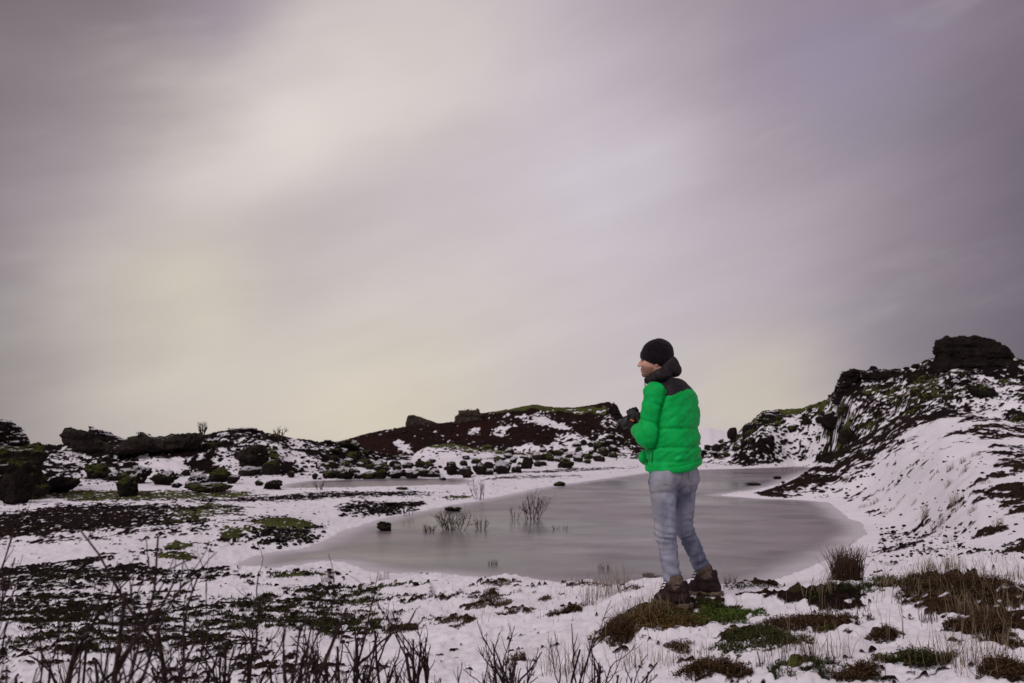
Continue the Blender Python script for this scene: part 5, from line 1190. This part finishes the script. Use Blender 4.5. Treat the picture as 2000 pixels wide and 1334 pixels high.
    # ---- jeans
    def jeans(P):
        d = ellipsoid(P, J(1316, 925), (Rt, Fw, UP), (.172, .140, .14))
        d = smin(d, ellipsoid(P, J(1297, 938, -.12), (Rt, Fw, UP), (.092, .085, .10)), .035)
        d = smin(d, ellipsoid(P, J(1342, 935, -.0), (Rt, Fw, UP), (.085, .085, .10)), .035)
        lL = smin(capsule(P, hL, kL, .092, .066), capsule(P, kL, aL, .063, .058), .03)
        lR = smin(capsule(P, hR, kR, .086, .059), capsule(P, kR, aR, .058, .056), .03)
        # gather at the knees and above the boots
        for k, a, s_ in ((kL, aL, 1), (kR, aR, 2)):
            near = np.exp(-(np.linalg.norm(P - k, axis=-1) / .13) ** 2); low = np.exp(-(np.linalg.norm(P - a, axis=-1) / .11) ** 2)
            ph = (P[..., 2] + .30 * (P[..., 0] - k[0]) * (1 if s_ == 1 else -1)) * 2 * math.pi / .042 + 7 * fbm(P, 6, 3, .55, seed=s_)
            ww = .0055 * near * np.sin(ph) * (.35 + np.abs(fbm(P, 5, 2, .5, seed=s_ + 60)) * 2.5) + .009 * low * np.sin(ph * .72 + 1)
            if s_ == 1: lL = lL + ww
            else: lR = lR + ww
        d = smin(d, lL, .028); d = smin(d, lR, .022)
        seat = np.exp(-((P[..., 2] - J(1310, 958)[2] - .15 * (P[..., 0] - hL[0])) / .012) ** 2) * .008
        cleft = np.exp(-(((P - J(1334, 940, -.1)) @ Rt) / .010) ** 2) * .012 * (P[..., 2] < J(1334, 915)[2]) * (P[..., 2] > J(1334, 968)[2])
        d = d + seat * (np.abs(P[..., 2] - J(1310, 958)[2]) < .06) + cleft - .010 * fbm(P * np.array([1, 1, 1.8]), 10, 3, .5, seed=22)
        for k, a in ((kL, aL), (kR, aR)):        # cut the cuffs off square to the shin
            n = nrm(a - k); cutd = (P - (a + n * .012)) @ n
            nearleg = capsule(P, k, a + n * .15, .12, .12) < 0
            d = np.where(nearleg, np.maximum(d, cutd), d)
        return np.maximum(d, P[..., 2] - (zs(907) + .19 * ((P - J(1315, 905)) @ Rt)))
    Vj, Qj = sculpt(jeans, [hL, kL, aL, hR, kR, aR, J(1268, 925), J(1366, 925), J(1316, 890)], .15, .0075)
    Vj = smooth_mesh(Vj, Qj, 1)
    fade_and_light = np.exp(-((Vj - J(1296, 940, -.2)) ** 2).sum(1) / .006) + .7 * np.exp(-((Vj - J(1345, 940, -.1)) ** 2).sum(1) / .006) + .8 * sstep(.02, -.06, (Vj - (hL + kL) / 2) @ nrm((.9, .3, 0)) + .03) * (Vj[:, 2] < hL[2])  # worn fade on the seat; near leg's left edge is a painted highlight
    jn = part('jeans', Vj, Qj, 'denim', attrs={'fade_and_light': np.clip(fade_and_light, 0, 1)})
    # back pockets: cloth patches 2 mm proud of the seat
    nv = np.zeros_like(Vj); a_, b_, c_ = Vj[Qj[:, 0]], Vj[Qj[:, 1]], Vj[Qj[:, 2]]; fn = np.cross(b_ - a_, c_ - a_)
    for i in range(4): np.add.at(nv, Qj[:, i], fn)
    nv /= np.maximum(np.linalg.norm(nv, axis=1), 1e-12)[:, None]
    pxy = np.array([to_px(v) for v in Vj])
    for (x0, x1, y0, y1) in ((1292, 1330, 914, 950), (1344, 1361, 912, 944)):
        ins = (pxy[:, 0] > x0) & (pxy[:, 0] < x1) & (pxy[:, 1] > y0) & (pxy[:, 1] < y1 - 6 * np.abs(pxy[:, 0] - (x0 + x1) / 2) / (x1 - x0) * 2) & (nv[:, 1] < -.15)
        vq, qq = sub(Vj + nv * .0035, Qj, ins[Qj].all(1)); vf = np.zeros(len(vq))
        if len(qq): part('pocket', vq, qq, 'denim', jn, attrs={'fade_and_light': vf + .5})
    # ---- boots
    def boot(ank, sole_c, toe_dir, pitch, shaft_top, name):
        T = nrm(toe_dir); S_ = nrm(np.cross(UP, T)); N = np.cross(T, S_)
        c, s = math.cos(pitch), math.sin(pitch); T2 = T * c - N * s; N2 = T * s + N * c
        W = lambda x, y, z: sole_c + T2 * x + S_ * y + N2 * z
        heel, ball, toe = W(-.080, 0, .052), W(.050, 0, .042), W(.100, 0, .036)
        lcl = lambda P: ((P - sole_c) @ T2, (P - sole_c) @ S_, (P - sole_c) @ N2)
        def upper(P):
            x, y, z = lcl(P)
            d = capsule(P, heel, ball, .047, .045); d = smin(d, capsule(P, ball, toe, .045, .034), .03)
            d = smin(d, capsule(P, W(-.055, 0, .06), W(-.050, 0, .125), .050, .050), .03)
            d = smin(d, capsule(P, W(-.02, 0, .10), W(.045, 0, .055), .042, .040), .03); d = smin(d, capsule(P, W(-.088, 0, .05), W(-.090, 0, .165), .030, .022), .02); d = smin(d, capsule(P, W(.02, 0, .09), W(-.008, 0, .185), .036, .030), .02)
            d = d + .004 * fbm(P, 22, 2, .5, seed=31) + .003 * np.sin(z * 160) * (np.abs(x + .05) < .06) * (z > .08)
            return np.maximum(np.maximum(d, .022 - z), z - .150 - .06 * (x > .0) * 1.0 - .02 * (x < -.085))
        def sole(P):
            x, y, z = lcl(P)
            w = np.interp(x, [-.14, -.10, -.03, .04, .08, .12, .15], [.034, .043, .040, .048, .047, .036, .02])
            ex = np.maximum(x - .136, -.130 - x)
            tread = .004 * (np.sin(x * 230) > 0) * (z < .010)
            return np.maximum(np.maximum(np.abs(y) - w, ex), np.maximum(z - .028, tread - z)) - .003
        b = part('boot', *sculpt(upper, [heel, toe, W(-.05, 0, .14)], .08, .005), 'boot')
        part('sole', *sculpt(sole, [W(-.14, 0, .01), W(.17, 0, .01)], .07, .005), 'sole', b)
        def shaft(P):
            d = capsule(P, W(-.050, 0, .12), shaft_top, .052, .056); n = nrm(shaft_top - W(-.05, 0, .12))
            d = d - .003 * np.sin(((P - shaft_top) @ n) * 120) + .003 * fbm(P, 18, 2, .5, seed=33)
            return np.maximum(d, np.maximum((P - shaft_top) @ n, -((P - W(-.05, 0, .105)) @ n)))
        part('shaft', *sculpt(shaft, [W(-.05, 0, .1), shaft_top], .09, .005), 'shaft', b)
        Vs, Fs = [], []
        for k in range(6):                               # laces zigzag up the tongue, loose ends at the top
            q0 = W(.072 - .011 * k, -.030, .082 + .021 * k); q1 = W(.076 - .011 * k, .030, .090 + .021 * k)
            tube(Vs, Fs, None, [q0, (q0 + q1) / 2 + T2 * .012 + N2 * .006, q1], [.0042] * 3, 5)
        e = W(-.005, -.02, .165)
        for dx, dz in ((.035, -.03), (.045, .004), (.02, -.05)):
            tube(Vs, Fs, None, [e, e + T2 * dx * .6 + UP * (dz * .3 + .008), e + T2 * dx + UP * dz - S_ * .01], [.004, .0038, .003], 5)
        part('laces', np.concatenate(Vs), np.concatenate(Fs), 'boot', b)
        # tongue and heel tab
        Vs, Fs = [], []
        tube(Vs, Fs, None, [W(.012, 0, .13), W(.004, 0, .165), W(-.004, 0, .20)], [.026, .026, .020], 6)
        part('tongue', np.concatenate(Vs), np.concatenate(Fs), 'boot', b)
    boot(aL, FOOT_L + np.array([0.005, 0, 0]), (-.74, .67, 0), .0, aL + nrm(kL - aL) * .02, 'near')
    boot(aR, FOOT_R + np.array([-.005, 0, .0]), (-.76, .65, 0), .06, aR + nrm(kR - aR) * .02, 'far')
    # ---- gloved hands round the camera
    camc = J(1240, 818, .27)
    def hand(wr, palm_c, pdir_, side, curl_to, name):
        """palm, four bent fingers of unequal length and a thumb leaving the side of the palm"""
        A = nrm(pdir_); B = nrm(np.cross(A, nrm(curl_to - palm_c))); Cc = np.cross(B, A)
        if (curl_to - palm_c) @ Cc < 0: Cc = -Cc
        def fn(P):
            d = ellipsoid(P, palm_c, (A, B, Cc), (.052, .043, .019))
            d = smin(d, capsule(P, wr, palm_c - A * .03, .034, .030), .02)
            for k, (off, ln) in enumerate(((-.030, .88), (-.010, 1.0), (.010, .95), (.029, .76))):
                b0 = palm_c + A * .042 + B * off; b1 = b0 + nrm(A * .85 + Cc * .5) * .034 * ln; b2 = b1 + nrm(A * .15 + Cc) * .028 * ln; b3 = b2 + nrm(-A * .5 + Cc * .8) * .020 * ln
                f = np.minimum(np.minimum(capsule(P, b0, b1, .0115, .0105), capsule(P, b1, b2, .0105, .0100)), capsule(P, b2, b3, .0100, .0088))
                d = smin(d, f, .004)
            t0 = palm_c - A * .022 - B * .036 * side; t1 = t0 + nrm(A * .5 - B * .75 * side + Cc * .5) * .036; t2 = t1 + nrm(A * .75 - B * .05 * side + Cc * .7) * .030
            d = smin(d, np.minimum(capsule(P, t0, t1, .0135, .012), capsule(P, t1, t2, .012, .0098)), .007)
            return d
        g = part('glove', *sculpt(fn, [wr, palm_c + A * .09, palm_c - B * .05, palm_c + B * .05, curl_to], .06, .0035), 'glove')
        def cuff(P): return np.maximum(capsule(P, wr - A * .025, wr + A * .018, .046, .042), 0 * P[..., 0] - 1)
        part('cuff', *sculpt(cuff, [wr - A * .03, wr + A * .03], .07, .005), 'glove', g)
        return g
    pl = J(1233, 832, .22); g = hand(wrL, pl, pl - wrL + np.array([-.02, .02, .06]), 1, camc, 'left')
    pr = J(1243, 815, .35); hand(wrR, pr, nrm(pr - wrR) + np.array([-.2, -.1, .6]), -1, camc, 'right')
    Vs, Fs = [], []; tb = J(1238, 823, .16)
    tube(Vs, Fs, None, [tb, tb + [-.012, .0, .008], tb + [-.022, .01, .012]], [.006, .007, .005], 6); part('glove_tab', np.concatenate(Vs), np.concatenate(Fs), 'orange', g)
    return Fw, Rt, UP, camc
def build_camera(Fw, Rt, UP, c):
    """the black camera he holds at chest height, lens ahead"""
    root = empty('photo_camera', tuple(c)); tag(root, "black camera with a lens held in the man's gloved hands", 'camera')
    A = nrm(Fw + np.array([0, -.25, -.35])); B = nrm(np.cross(A, UP)); N = np.cross(B, A)
    def loc(V): return V
    def bx(P, o, h3, r): 
        q = np.stack([np.abs((P - o) @ B) - h3[0] + r, np.abs((P - o) @ A) - h3[1] + r, np.abs((P - o) @ N) - h3[2] + r], -1)
        return np.linalg.norm(np.maximum(q, 0), axis=-1) + np.minimum(q.max(-1), 0) - r
    z = np.zeros(3)
    def bodyf(P):
        d = bx(P, z, (.066, .026, .045), .008); d = smin(d, bx(P, N * .050, (.026, .024, .018), .006), .008)
        d = smin(d, bx(P, B * .055 + A * .018, (.014, .022, .044), .008), .006); return d
    V, Q = sculpt(bodyf, [B * .07, -B * .07, N * .07, -N * .05, A * .04, -A * .03], .03, .004)
    mesh_np('camera_body', V, Q, M['camblack'], root)
    Vs, Fs = [], []
    tube(Vs, Fs, None, [A * .02, A * .05, A * .051, A * .085, A * .086, A * .105], [.033, .033, .035, .035, .037, .037], 16); mesh_np('lens', np.concatenate(Vs), np.concatenate(Fs), M['lens'], root)
    Vs, Fs = [], []
    tube(Vs, Fs, None, [A * .095, A * .097], [.034, .0005], 16); mesh_np('lens_glass', np.concatenate(Vs), np.concatenate(Fs), M['eye'], root)
    for q_, r_, nm in ((B * .045 + N * .047, .010, 'dial'), (B * .058 + N * .045 + A * .012, .006, 'shutter_button')):
        Vs, Fs = [], []; tube(Vs, Fs, None, [q_ - N * .004, q_ + N * .006, q_ + N * .0061], [r_, r_, .0003], 10); mesh_np(nm, np.concatenate(Vs), np.concatenate(Fs), M['camblack'], root)
    Vs, Fs = [], []; s0 = -B * .066 + N * .03
    tube(Vs, Fs, None, [s0, s0 + [-.05, -.02, -.02], s0 + [-.075, -.03, -.06], s0 + [-.065, -.02, -.075]], [.006, .006, .006, .005], 5); mesh_np('strap', np.concatenate(Vs), np.concatenate(Fs), M['camblack'], root)
build_camera(*build_person())
